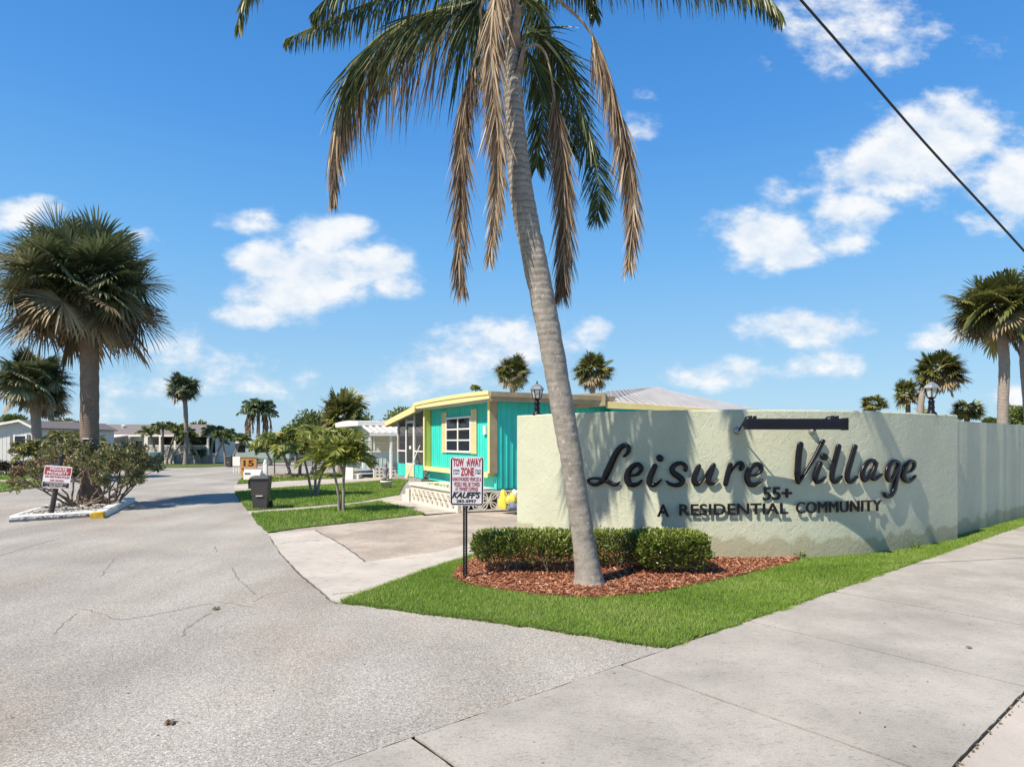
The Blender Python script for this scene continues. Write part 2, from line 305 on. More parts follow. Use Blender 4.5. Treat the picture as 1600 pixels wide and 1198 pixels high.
def mk_trunk(name, a, b_, rings, ringamt=.5, patch=None, zfade=None):
    m, n, l, b = newmat(name); co = texco(m, n, l, 1.)
    wv = n.new('ShaderNodeTexWave'); wv.wave_type = 'BANDS'; wv.bands_direction = 'Z'; wv.inputs['Scale'].default_value = rings; wv.inputs['Distortion'].default_value = 3.2
    wv.inputs['Detail'].default_value = 4; wv.inputs['Detail Scale'].default_value = 1.3; l.new(co, wv.inputs['Vector'])
    f = noise(n, l, co, 5, 7, .68); c = ramp(n, l, f, [(.28, a), (.72, b_)])
    rc = ramp(n, l, wv.outputs['Fac'], [(0, (.55, .53, .5)), (.14, (1, 1, 1)), (1, (1.05, 1.05, 1.05))]); amt = ringamt
    if zfade:
        s = n.new('ShaderNodeSeparateXYZ'); l.new(co, s.inputs[0]); mr_ = n.new('ShaderNodeMapRange'); l.new(s.outputs[2], mr_.inputs[0])
        mr_.inputs[1].default_value = zfade[0]; mr_.inputs[2].default_value = zfade[1]; mr_.inputs[3].default_value = .12; mr_.inputs[4].default_value = ringamt; amt = mr_.outputs[0]
    c = mixc(n, l, 'MULTIPLY', c, rc, amt)
    fine = ramp(n, l, noise(n, l, texco(m, n, l, (34, 34, 12)), 1, 5, .7), [(.3, (.76, .75, .74)), (.7, (1.14, 1.14, 1.14))]); c = mixc(n, l, 'MULTIPLY', c, fine, .8)
    if patch:
        sc2 = ramp(n, l, noise(n, l, texco(m, n, l, (5, 5, 26)), 1, 5, .75), [(.33, (.5, .47, .43)), (.42, (1, 1, 1))]); c = mixc(n, l, 'MULTIPLY', c, sc2, .8)
        pf = ramp(n, l, noise(n, l, co, 13, 5, .7), [(.60, (0, 0, 0)), (.66, (1, 1, 1))]); c = mixc(n, l, 'MIX', c, patch, pf)
        pf = ramp(n, l, noise(n, l, texco(m, n, l, (1, 1, .6)), 4.3, 6, .7), [(.58, (0, 0, 0)), (.68, (.55, .55, .55))]); c = mixc(n, l, 'MIX', c, (.30, .29, .17), pf)
    l.new(c, b.inputs['Base Color']); b.inputs['Roughness'].default_value = .9; b.inputs['Specular IOR Level'].default_value = .15
    ad = n.new('ShaderNodeMath'); ad.operation = 'MULTIPLY_ADD'; l.new(f, ad.inputs[0]); ad.inputs[1].default_value = 1.2
    ml = n.new('ShaderNodeMath'); ml.operation = 'MULTIPLY'; l.new(wv.outputs['Fac'], ml.inputs[0]); ml.inputs[1].default_value = .8
    if zfade: l.new(amt, ml.inputs[1])
    l.new(ml.outputs[0], ad.inputs[2])
    bump(n, l, ad.outputs[0], .6, .018, b); return m
M['qtrunk'] = mk_trunk('queen palm bark', (.225, .20, .17), (.35, .318, .275), 3.0, .8, (.46, .43, .38), (3.2, 6.5))
M['strunk'] = mk_trunk('cabbage palm bark', (.17, .125, .095), (.27, .21, .165), 5.5, .6)
M['strunk2'] = mk_trunk('grey palm bark', (.25, .21, .175), (.36, .31, .265), 4.5, .6)
M['petiole'] = paint('palm stalk', (.30, .21, .12), .6, .25, 6)
M['gstalk'] = paint('green stalk', (.16, .18, .05), .5, .25, 6)
M['boots'] = paint('palm leaf bases', (.23, .16, .11), .85, .4, 9, bmp=.6)
M['black'] = paint('black paint', (.008, .0075, .012), .35, .2, 6, .25)
M['letter'] = paint('letter black gloss', (.007, .006, .009), .3, .2, 8, .3)
M['flatblack'] = paint('flat black', (.012, .012, .013), .6)
M['white'] = paint('white paint', (.78, .75, .68), .5, .06, 4)
M['dirtywhite'] = paint('weathered white', (.66, .61, .52), .7, .14, 5, bmp=.3)
M['kerb'] = paint('white kerb paint', (.70, .68, .64), .75, .12, 7, .2, bmp=.6)
M['yellowp'] = paint('yellow kerb paint', (.62, .40, .06), .75, .2, 9, .2, bmp=.6)
def mk_siding(name, col):
    m, n, l, b = newmat(name); co = texco(m, n, l, 1.)
    c = ramp(n, l, noise(n, l, co, 1.6, 5), [(.3, tuple(x * .90 for x in col)), (.7, tuple(min(1, x * 1.06) for x in col))])
    s = ramp(n, l, noise(n, l, texco(m, n, l, (9, 9, .5)), 1, 5, .65), [(.35, (.80, .82, .82)), (.55, (1, 1, 1))]); c = mixc(n, l, 'MULTIPLY', c, s, .7)
    s = ramp(n, l, noise(n, l, co, 14, 5, .7), [(.66, (0, 0, 0)), (.74, (1, 1, 1))]); c = mixc(n, l, 'MIX', c, (.45, .66, .60), s)
    l.new(c, b.inputs['Base Color']); b.inputs['Roughness'].default_value = .55; b.inputs['Specular IOR Level'].default_value = .35; return m
M['turq'] = mk_siding('turquoise siding', (.05, .60, .50))
M['yellow'] = paint('yellow trim', (.76, .62, .27), .55, .07, 3)
M['ygreen'] = paint('yellow green panel', (.52, .50, .10), .55, .06, 3)
M['cream'] = paint('cream shutter', (.68, .56, .30), .55, .08, 3)
M['tan'] = paint('tan fascia', (.42, .32, .18), .7, .15, 3)  # yellow trim darkened for its shaded faces; the shade sits in the colour
M['greymetal'] = paint('grey aluminium roof', (.41, .39, .365), .55, .12, 1.5)
M['whitemetal'] = paint('white aluminium', (.74, .715, .66), .45, .08, 3)
M['paleblue'] = paint('pale aqua siding', (.55, .64, .59), .5, .05, 2)
M['palewall'] = paint('pale grey siding', (.60, .585, .545), .6, .05, 2)
M['shingle'] = paint('grey brown shingles', (.17, .145, .135), .9, .25, 12)
M['greentrailer'] = paint('pale green siding', (.36, .44, .39), .5, .05, 2)
M['shutter'] = paint('grey shutter', (.16, .16, .18), .6, .1, 4)
M['binp'] = paint('dark brown plastic', (.055, .048, .048), .5, .1, 5)
M['rubber'] = paint('rubber', (.02, .02, .02), .8)
M['grey'] = paint('grey steel', (.35, .35, .35), .4, .1, 6, metal=.6)
M['postwood'] = paint('dark weathered post', (.045, .04, .036), .85, .3, 12, bmp=.5)
M['signwhite'] = paint('sign white', (.62, .58, .60), .4, .05, 9)
M['signred'] = paint('sign red', (.30, .022, .034), .5, .15, 12)
M['signdark'] = paint('sign dark red', (.16, .018, .025), .5, .15, 30)
M['orange'] = paint('orange board', (.50, .22, .045), .6, .12, 5)
M['yellowbag'] = paint('yellow plastic', (.70, .56, .08), .4, .2, 4)
M['bluegrey'] = paint('blue grey cloth', (.14, .16, .22), .8, .3, 6)
M['teal'] = paint('teal strap', (.10, .30, .32), .6)
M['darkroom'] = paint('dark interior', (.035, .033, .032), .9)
M['porchfloor'] = paint('porch floor', (.30, .28, .25), .8)
def mk_glass(name, col=(.012, .014, .018), rough=.04):
    m, n, l, b = newmat(name); b.inputs['Base Color'].default_value = (*col, 1); b.inputs['Roughness'].default_value = rough; b.inputs['Specular IOR Level'].default_value = .6
    co = texco(m, n, l, 1.); bump(n, l, noise(n, l, co, 1.5, 2), .05, .02, b); return m
M['glass'] = mk_glass('dark window glass')
M['curtain'] = paint('curtain behind glass', (.66, .58, .42), .3, .1, 4)
def mk_screen():
    m, n, l, b = newmat('insect screen'); b.inputs['Base Color'].default_value = (.05, .05, .05, 1); b.inputs['Roughness'].default_value = .7
    t = n.new('ShaderNodeBsdfTransparent'); x = n.new('ShaderNodeMixShader'); x.inputs[0].default_value = .62
    l.new(t.outputs[0], x.inputs[1]); l.new(b.outputs[0], x.inputs[2]); l.new(x.outputs[0], n['Material Output'].inputs[0]); return m
M['screen'] = mk_screen()
def mk_clear():
    m, n, l, b = newmat('lantern glass'); b.inputs['Base Color'].default_value = (.8, .78, .7, 1); b.inputs['Roughness'].default_value = .1
    t = n.new('ShaderNodeBsdfTransparent'); x = n.new('ShaderNodeMixShader'); x.inputs[0].default_value = .45
    l.new(t.outputs[0], x.inputs[1]); l.new(b.outputs[0], x.inputs[2]); l.new(x.outputs[0], n['Material Output'].inputs[0]); return m
M['clear'] = mk_clear()
# ------------------------------------------------------------------ ground, road, pavement
sheet('ground', [(-400, -60), (400, -60), (400, 900), (-400, 900)], -.6, -.03, M['farground'])
U = V((.768, .640, 0)); N_ = V((.640, -.768, 0)); S0 = V((1.46, 6.70, 0))      # left edge line of the pavement
def SW(t, n, z=0): q = S0 + U * t + N_ * n; return V((q.x, q.y, z))
rp = [SW(-30, 2.0), SW(40, 2.0), V((26, 60, 0)), V((5, 75, 0)), V((-60, 75, 0)), V((-60, -20, 0))]
sheet('road', rp, -.028, 0, M['asphalt'])
sheet('street_apron', [SW(-30, 2.72), SW(120, 2.72), SW(120, 40), SW(-30, 40)], -.028, -.004, M['apron'])
b = MB()
b.prism([SW(-14, -.012), SW(120, -.012), SW(120, 2.812), SW(-14, 2.812)], -.02, .004); tag(b.build('pavement_bed', M['dirt']), kind='structure')
b = MB(); t = -.44 - 2.46 * 5
k = 0
rj = random.Random(3)
while t < 100:
    g = .019; t2 = t + 2.46
    dz = rj.uniform(-.002, .003)
    b.prism(jag([SW(t + g, .0), SW(t2 - g, .0), SW(t2 - g, 2.80), SW(t + g, 2.80)], .11, .005), -.01, .020 + dz); t = t2
tag(b.build('sidewalk', M['walk']), kind='structure')
# driveway: coarse middle, smooth concrete border along road and lawn
Zd = .012
sheet('driveway', [G(*p) for p in ((428, 834), (470, 815), (664, 804), (716, 800), (812, 797), (930, 797), (930, 850), (808, 872), (690, 892), (500, 905))], -.02, Zd, M['drive'])
def ring(p): return [G(*q) for q in p]
sheet('driveway_border', jag(ring([(419, 834), (440, 866), (470, 897), (495, 917), (519, 938), (534, 941), (556, 934), (640, 903), (720, 877), (830, 845), (815, 828), (690, 862), (571, 879), (556, 868), (529, 849), (492, 829), (455, 831)]), .2, .012), -.02, Zd + .008, M['strip'])
sheet('patio', [G(*p) for p in ((593, 784), (628, 772), (650, 770), (720, 798), (716, 801), (664, 806))], -.02, .012, M['path'])
sheet('front_path', jag([G(*p) for p in ((391, 804), (387, 799), (470, 793), (560, 785), (622, 774), (640, 780), (596, 785))], .4, .01), -.02, .02, M['path'])
sheet('side_path', [G(*p) for p in ((367, 768), (366, 758), (440, 752), (536, 745), (640, 739), (650, 747), (537, 755), (450, 761))], -.02, .02, M['path'])
# lawns
LZ = .035
def lawn(pts, st=.15, am=.03):
    q = jag([G(*p) for p in pts], st, am); sheet('lawn', q, -.02, LZ, M['soil']); return q
wall_pts = [(.12, 14.85), (1.36, 13.43), (2.8, 12.42), (3.9, 12.19), (5.4, 12.2), (6.9, 12.52), (8.11, 13.12), (9.2, 13.80), (10.3, 14.5)]
wl_ = [q for q in crom([V((x, y, 0)) for x, y in wall_pts], 12)]
strip = [G(534, 942), G(556, 933), G(640, 902), G(700, 881), G(800, 850)] + [V((q.x, q.y + .1, 0)) for q in wl_[::6]] + [V((10.75, 15.1, 0)), V((16, 19.6, 0)), V((40, 40.2, 0))] + \
        [SW(40, -.02), SW(24, -.02), SW(14, -.02), SW(8, -.02), SW(4, -.02), SW(1.5, -.02), SW(.45, -.02)] + [G(1040, 1012), G(960, 1001), G(860, 985), G(760, 971), G(650, 958), G(580, 948)]
strip = jag(strip, .14, .03)
sheet('lawn', strip, -.02, LZ, M['soil'])
lawnA = lawn([(393, 803), (402, 818), (419, 833), (470, 826), (560, 816), (664, 804), (640, 796), (593, 784), (500, 795)])
lawnB = lawn([(367, 769), (375, 782), (388, 799), (470, 793), (560, 785), (622, 774), (632, 757), (640, 748), (537, 756), (450, 762)])
lawnC = lawn([(370, 756), (376, 749), (384, 745), (440, 742), (500, 741), (560, 738), (560, 742), (523, 748), (440, 752)])
lawnE = lawn([(203, 737), (246, 736), (243, 731), (300, 730.5), (366, 728), (372, 726), (330, 721), (230, 721), (200, 724)], .5)
lawnF = lawn([(398, 723.5), (470, 722), (540, 720), (560, 712), (400, 712)], .8)
lawnG = lawn([(-60, 773), (0, 769), (62, 760.5), (105, 752), (90, 750), (-60, 757)], .3)
lawnH = lawn([(-60, 752), (60, 748), (110, 746), (130, 738), (60, 736), (-60, 740)], .3)
sheet('footpath', [G(*p) for p in ((-60, 757), (90, 750.5), (110, 746), (60, 747.5), (-60, 752.5))], -.02, .014, M['path'])
lane = [G(*p) for p in ((395, 727), (470, 725), (640, 722), (640, 738), (520, 741), (384, 745))]
# grass blades
def inpoly(px, py, poly):
    c = np.zeros(len(px), bool); n = len(poly); j = n - 1
    for i in range(n):
        xi, yi = poly[i][0], poly[i][1]; xj, yj = poly[j][0], poly[j][1]
        if yi != yj:
            c ^= ((yi > py) != (yj > py)) & (px < (xj - xi) * (py - yi) / (yj - yi) + xi)
        j = i
    return c
def np_tris(name, verts, attr, m, nper=3, parent=None):
    me = bpy.data.meshes.new(name); nv = len(verts); nf = nv // nper
    me.vertices.add(nv); me.vertices.foreach_set('co', verts.astype(np.float32).ravel())
    me.loops.add(nv); me.loops.foreach_set('vertex_index', np.arange(nv, dtype=np.int32))
    me.polygons.add(nf); me.polygons.foreach_set('loop_start', np.arange(0, nv, nper, dtype=np.int32))
    at = me.attributes.new('v', 'FLOAT', 'FACE'); at.data.foreach_set('value', attr.astype(np.float32))
    me.materials.append(m); me.update(calc_edges=True); me.validate()
    ob = bpy.data.objects.new(name, me); C.objects.link(ob)
    if parent: ob.parent = parent
    return ob
def blades(polys, dens, h, w, seed, exclude=()):
    g = np.random.default_rng(seed); VV = []; AA = []
    for poly, dn, hh, ww in zip(polys, dens, h, w):
        P2 = np.array([[q[0], q[1]] for q in poly]); lo = P2.min(0); hi = P2.max(0)
        hi = np.minimum(hi, [22, 48]); n = int((hi - lo).prod() * dn)
        x = g.uniform(lo[0] - .02, hi[0], n); y = g.uniform(lo[1], hi[1], n); k = inpoly(x, y, P2)
        for e in exclude: k &= ~inpoly(x, y, np.array([[q[0], q[1]] for q in e]))
        x, y = x[k], y[k]; n = len(x)
        dry = (np.sin(x * 1.1 + 2 * np.sin(y * .9 + 1)) * np.sin(y * 1.7 + 1.2 * np.sin(x * 1.3)) > .72) * (g.random(n) < .35); lowf = .5 + .25 * np.sin(x * 1.9 + 1.3 * np.sin(y * 1.4)) + .25 * np.sin(y * 2.3 + x * .9)
        fine = .5 + .5 * np.sin(x * 9 + 2 * np.sin(y * 7)) * np.sin(y * 8.3 + 1.5 * np.sin(x * 6))
        H = hh * (.5 + .7 * g.random(n)) * (.75 + .5 * fine); a = g.uniform(0, 6.283, n); lean = H * g.uniform(.2, 1.1, n); la = g.uniform(0, 6.283, n)
        dx, dy = np.cos(a) * ww * .5, np.sin(a) * ww * .5
        v = np.empty((n, 3, 3)); v[:, 0] = np.stack([x - dx, y - dy, np.full(n, LZ - .005)], 1); v[:, 1] = np.stack([x + dx, y + dy, np.full(n, LZ - .005)], 1)
        v[:, 2] = np.stack([x + np.cos(la) * lean, y + np.sin(la) * lean, LZ + H], 1)
        VV.append(v.reshape(-1, 3)); AA.append(np.clip(.45 * lowf + .2 * fine + .38 * g.random(n) + (g.random(n) < .05) * .5 + dry * .45, 0, 1))
    return np.concatenate(VV), np.concatenate(AA)
mulch_poly = jag([G(*p) for p in ((707, 906), (716, 890), (740, 876), (800, 852), (860, 845), (1000, 858), (1160, 868), (1252, 872), (1246, 880), (1200, 893), (1150, 904), (1085, 918), (1010, 932), (930, 938), (850, 934), (770, 924), (722, 915))], .1, .02)
v_, a_ = blades([strip], [4600], [.044], [.009], 1, [mulch_poly])
def edge_blades(poly, per_m, h, w, seed):
    g = np.random.default_rng(seed); B, N2 = [], []
    for i in range(len(poly)):
        a, c = poly[i], poly[(i + 1) % len(poly)]; L = math.hypot(c[0] - a[0], c[1] - a[1])
        if L > 4 or min(a[1], c[1]) > 22: continue
        n = g.poisson(L * per_m); t = g.random(n); B.append(np.stack([a[0] + (c[0] - a[0]) * t, a[1] + (c[1] - a[1]) * t], 1)); N2.append(np.tile([[(c[1] - a[1]) / max(L, 1e-6), -(c[0] - a[0]) / max(L, 1e-6)]], (n, 1)))
    B, N2 = np.concatenate(B), np.concatenate(N2); ar = sum(poly[i][0] * poly[(i + 1) % len(poly)][1] - poly[(i + 1) % len(poly)][0] * poly[i][1] for i in range(len(poly)))
    if ar < 0: N2 = -N2
    n = len(B); patch = .5 + .5 * np.sin(B[:, 0] * 5 + 3 * np.sin(B[:, 1] * 3)); out = g.uniform(-.03, .02, n); B = B + N2 * out[:, None]; H = h * g.uniform(.4, 1.2, n); le = H * g.uniform(.2, 1.5, n) * (.4 + patch); a = g.uniform(0, 6.283, n)
    v = np.empty((n, 3, 3)); v[:, 0] = np.stack([B[:, 0] - np.cos(a) * w / 2, B[:, 1] - np.sin(a) * w / 2, np.full(n, .002)], 1); v[:, 1] = np.stack([B[:, 0] + np.cos(a) * w / 2, B[:, 1] + np.sin(a) * w / 2, np.full(n, .012)], 1)
    rr_ = g.uniform(-.03, .03, (n, 2)); v[:, 2] = np.stack([B[:, 0] + N2[:, 0] * le + rr_[:, 0], B[:, 1] + N2[:, 1] * le + rr_[:, 1], .02 + H * .7], 1)
    return v.reshape(-1, 3), np.clip(g.uniform(.1, 1, n), 0, 1)
v2, a2 = edge_blades(strip, 330, .065, .010, 3)
tag(np_tris('grass', np.concatenate([v_, v2]), np.concatenate([a_, a2]), M['grass']), kind='stuff')
v_, a_ = blades([lawnA, lawnB, lawnC, lawnG, lawnH, lawnE], [650, 420, 160, 90, 60, 30], [.075, .08, .1, .1, .1, .12], [.018, .022, .04, .04, .05, .06], 2)
tag(np_tris('grass', v_, a_, M['grass']), kind='stuff')
# mulch bed
sheet('mulch_bed', mulch_poly, -.02, LZ + .015, M['mulchbase'])
def chips(poly, n, lo, hi, z, seed, flat, thick):
    g = np.random.default_rng(seed); P2 = np.array([[q[0], q[1]] for q in poly]); a, c = P2.min(0), P2.max(0)
    x = g.uniform(a[0], c[0], n * 4); y = g.uniform(a[1], c[1], n * 4); k = inpoly(x, y, P2); x, y = x[k][:n], y[k][:n]; n = len(x)
    L = g.uniform(lo, hi, n); Wd = L * (g.uniform(.15, .35, n) if flat else g.uniform(.6, 1, n)); an = g.uniform(0, 6.283, n)
    c1, s1 = np.cos(an), np.sin(an); ti = g.uniform(-.5, .5, n); zz = z + g.uniform(0, .03 if flat else .015, n)
    ex = np.stack([c1, s1, ti], 1) * L[:, None] * .5; ey = np.stack([-s1, c1, g.uniform(-.6, .6, n)], 1) * Wd[:, None] * .5
    ez = np.stack([np.zeros(n), np.zeros(n), np.ones(n)], 1) * (thick * L)[:, None]; ce = np.stack([x, y, zz], 1)
    A, B, Cc, D = ce - ex - ey, ce + ex - ey, ce + ex + ey, ce - ex + ey; T = ce + ez
    if flat: q = np.stack([A, B, Cc, A, Cc, D], 1)
    else: q = np.stack([A, B, T, B, Cc, T, Cc, D, T, D, A, T], 1)
    q = q.reshape(-1, 3); return q, np.repeat(g.random(n), 2 if flat else 4)
v_, a_ = chips(mulch_poly, 24000, .02, .075, LZ + .015, 5, True, 0)
tag(np_tris('mulch', v_, a_, M['mulch']), kind='stuff')
# traffic island
isl = [G(*p) for p in ((14, 816), (154, 807), (204, 783), (150, 776), (106, 783), (60, 796))]
sheet('island_gravel', isl, -.02, .07, M['gravelbase'])
v_, a_ = chips(isl, 2600, .05, .13, .07, 6, False, .3); tag(np_tris('gravel', v_, a_, M['gravel']), kind='stuff')
def kerbbar(name, a, b_, w, h, m, label):
    a, b_ = V(a), V(b_); d = (b_ - a).normalized(); n = V((-d.y, d.x, 0)); mb = MB(); prof = [(-w / 2, 0), (-w / 2 + .02, h * .8), (-w / 2 + .06, h), (w / 2 - .06, h), (w / 2 - .02, h * .8), (w / 2, 0)]
    k = 14; rows = []
    for i in range(k + 1):
        p = a.lerp(b_, i / k); e = .94 if i in (0, k) else 1
        rows.append([p + n * (x + R(-.006, .006)) * e + V((0, 0, z * e + (R(-.006, .006) if z > 0 else 0))) for x, z in prof])
    for i in range(k):
        for j in range(len(prof) - 1): mb.quad(rows[i][j], rows[i + 1][j], rows[i + 1][j + 1], rows[i][j + 1])
    mb.poly(rows[0]); mb.poly(rows[-1][::-1])
    return mb
kb = kerbbar('kerb', G(16, 815), G(150, 806), .3, .17, M['kerb'], '').build('concrete_kerb', M['kerb'])
tag(kb, 'long white painted concrete kerb along the front of the palm island', 'kerb', 'kerbs round the palm island')
e = empty('concrete_kerb', G(176, 797), 'white concrete kerb with a yellow painted end beside the palm trunk', 'kerb', 'kerbs round the palm island')
a0, a1 = G(151, 810), G(204, 783)
kerbbar('k', a0.lerp(a1, .07), a1, .36, .19, None, '').build('block', M['kerb'], e)
kerbbar('k', a0, a0.lerp(a1, .068), .36, .19, None, '').build('painted_end', M['yellowp'], e)
kb = kerbbar('kerb', G(16, 812), G(112, 782), .2, .12, None, '').build('concrete_kerb', M['kerb'])
tag(kb, 'thin white kerb on the far left side of the palm island', 'kerb', 'kerbs round the palm island')
# cracks and small litter on the road
b = MB()
def crack(pts, w, z=.0025, jit=.02):
    q = crom([G(*p) for p in pts], 7)
    for i in range(len(q)): q[i] = q[i] + V((R(-jit, jit), R(-jit, jit), 0))
    for i in range(len(q) - 1):
        d = (q[i + 1] - q[i]); d = V((-d.y, d.x, 0)).normalized(); w0 = w * R(.5, 1.3); zz = V((0, 0, z))
        b.quad(q[i] - d * w0 + zz, q[i + 1] - d * w0 + zz, q[i + 1] + d * w0 + zz, q[i] + d * w0 + zz)
for pts, w in (([(130, 951), (158, 958), (186, 967), (230, 962), (300, 948), (330, 943)], .009), ([(180, 872), (170, 884), (157, 900)], .011), ([(362, 886), (372, 903), (392, 922), (398, 928)], .012),
               ([(328, 958), (300, 975), (287, 986), (287, 994)], .011), ([(0, 868), (60, 850), (95, 840)], .012), ([(395, 940), (420, 928), (450, 925)], .007), ([(120, 958), (105, 970), (85, 990)], .006),
               ([(335, 852), (340, 862)], .012), ([(340, 940), (395, 948)], .006), ([(270, 895), (300, 887)], .008)): crack(pts, w)
tag(b.build('road_hairlines', M['hairline'], fix=False), kind='structure'); b = MB()
crack([(420, 834), (440, 866), (470, 898), (495, 919), (520, 940), (534, 943)], .018, .0022, .012)
for i in range(64):
    t0_, t1_ = -3.75 + i * .067, -3.6 + (i + 1) * .067; j0, j1 = R(.018, .04), R(.018, .04); z_ = V((0, 0, .0065)); b.quad(SW(t0_, .01) + z_, SW(t1_, .01) + z_, SW(t1_, -j1) + z_, SW(t0_, -j0) + z_)
crack([(492, 829), (529, 849), (556, 868), (571, 879)], .016, Zd + .0105)
crack([(519, 931), (540, 928), (580, 924)], .008, Zd + .0105); crack([(440, 850), (470, 846), (500, 845)], .007, Zd + .0105)
tag(b.build('road_cracks', M['crack'], fix=False), kind='structure')
# dirt and grass litter along the far pavement edge
b = MB()
for i in range(230):
    t = R(-6, 9); q = SW(t, 2.80 + R(-.03, .05), .004); b.quad(q, q + V((R(.01, .03), R(-.01, .02), .004)), q + V((R(.0, .03), R(.01, .03), .008)), q + V((R(-.02, .01), R(.0, .02), .004)), R(0, .6))
tag(b.build('edge_debris', M['deads'], fix=False), kind='stuff')
b = MB()
for i in range(240):
    if i < 150: c_ = G(R(0, 1300), 780 + 420 * R(0, 1) ** 1.3)
    else: c_ = SW(R(-4, 12), R(.05, 2.75), .021)
    if c_.y > 16 or (i < 150 and (c_ - S0).dot(N_) > -.1): continue
    if i < 150 and inpoly(np.array([c_.x]), np.array([c_.y]), [(t_.x, t_.y) for t_ in strip])[0]: continue
    a = R(0, 6.28); L = R(.006, .022); d_ = V((math.cos(a), math.sin(a), 0)) * L; s_ = V((-math.sin(a), math.cos(a), 0)) * L * R(.15, .4); z_ = V((0, 0, .004)); b.quad(c_ - d_ + z_, c_ + s_ + z_ * R(1, 2), c_ + d_ + z_, c_ - s_ + z_, R(0, .35))
tag(b.build('leaf_crumbs', M['deads'], fix=False), kind='stuff')
def leaf_litter(px, py, s, label, z=0.):
    mb = MB(); c = G(px, py) + V((0, 0, z)); n = 9
    for k in range(5):
        a = k * 1.25 + R(0, .5); r = s * R(.7, 1.1); pts = []
        for i in range(7):
            t = i / 6; pts.append((t * r, math.sin(t * math.pi) * r * .35, math.sin(t * 3.1) * s * .35 + .004))
        for i in range(6):
            def w(x, y, zq): return c + V((math.cos(a) * x - math.sin(a) * y, math.sin(a) * x + math.cos(a) * y, zq))
            x0, y0, z0 = pts[i]; x1, y1, z1 = pts[i + 1]
            mb.quad(w(x0, -y0, z0 + y0 * .5), w(x1, -y1, z1 + y1 * .5), w(x1, y1, z1), w(x0, y0, z0), R(0, .25))
    o = mb.build('dead_leaf', M['deads'], fix=False); return tag(o, label, 'leaf')
leaf_litter(266, 1131, .055, 'curled brown dead leaf on the asphalt nearest the camera')
leaf_litter(338, 952, .06, 'brown dead leaf beside a crack further up the road')
leaf_litter(1514, 1015, .035, 'small dark dead leaf on the sidewalk slab', .02)

# ------------------------------------------------------------------ entrance wall
WH = 2.92; TH = .20
def wall_n(i):
    t = (wl_[min(i + 1, len(wl_) - 1)] - wl_[max(i - 1, 0)]).normalized(); return V((t.y, -t.x, 0))
def wallpt(px, py, d=0.):
    k = (px - CX) / F
    for i in range(len(wl_) - 1):
        k0, k1 = wl_[i].x / wl_[i].y, wl_[i + 1].x / wl_[i + 1].y
        if k0 <= k <= k1: break
    t = (k - k0) / (k1 - k0); q = wl_[i].lerp(wl_[i + 1], t); n = wall_n(i).lerp(wall_n(i + 1), t).normalized()
    return V((q.x, q.y, EYE + (HZ - py) * q.y / F)) + n * d
ew = empty('entrance_wall', (5.2, 12.3, 0), 'curved pale green stucco entrance wall with raised black lettering', 'wall')
b = MB(); rw = random.Random(5)
prof = [(0, -.05), (0, WH - .03), (.012, WH - .006), (.03, WH), (TH, WH), (TH, -.05)]
rows = [[wl_[i] - wall_n(i) * d + V((0, 0, z + (rw.uniform(-.004, .004) if z > 1 else 0))) for d, z in prof] for i in range(len(wl_))]
for i in range(len(rows) - 1):
    for j in range(len(prof) - 1): b.quad(rows[i][j], rows[i + 1][j], rows[i + 1][j + 1], rows[i][j + 1])
b.poly(rows[0]); b.poly(rows[-1][::-1]); b.build('wall_panel', M['stucco'], ew)
# side wall receding along the pavement
d_ = V((.785, .620, 0)); n_ = V((.620, -.785, 0)); a0 = V((10.25, 14.72, 0)); b = MB(); L = 60; prev = None
for i in range(241):
    wob = .011 * math.sin(i * .93) + .008 * math.sin(i * 2.1 + 1); p = a0 + d_ * (L * i / 240); row = [p - n_ * d + V((0, 0, z + (rw.uniform(-.004, .004) if z > 1 else 0))) for d, z in ((wob * .6, -.05), (wob + rw.uniform(-.003, .003), 2.80), (.2, 2.80), (.2, -.05))]
    if prev: [b.quad(prev[j], row[j], row[j + 1], prev[j + 1]) for j in range(3)]
    else: b.poly(row)
    prev = row
b.poly(prev[::-1]); tag(b.build('boundary_wall', M['stucco']), 'long pale green stucco wall receding along the sidewalk behind the lettered wall', 'wall')
# ---- lettering
def text_geo(s, bold=0., extrude=.5, shear=0., res=3, space=1.):
    cu = bpy.data.curves.new('t', 'FONT'); cu.body = s; cu.size = 1; cu.offset = bold; cu.extrude = extrude; cu.shear = shear; cu.resolution_u = res; cu.space_character = space
    ob = bpy.data.objects.new('t', cu); C.objects.link(ob); bpy.context.view_layer.update()
    me = bpy.data.meshes.new_from_object(ob.evaluated_get(bpy.context.evaluated_depsgraph_get()))
    vs = np.array([v.co[:] for v in me.vertices]); fs = [tuple(p.vertices) for p in me.polygons]
    bpy.data.objects.remove(ob); bpy.data.curves.remove(cu); bpy.data.meshes.remove(me)
    lo, hi = vs.min(0), vs.max(0); vs = (vs - lo) / np.maximum(hi - lo, 1e-6); return vs, fs
def put_text(mb, s, fn, bold=0., shear=0., extrude=.5, space=1.):
    vs, fs = text_geo(s, bold, extrude, shear, 3, space); n = len(mb.v); mb.v += [fn(*v) for v in vs]
    for f in fs: mb.f.append(tuple(n + i for i in f)); mb.a.append(0.); mb.m.append(mb.cur)
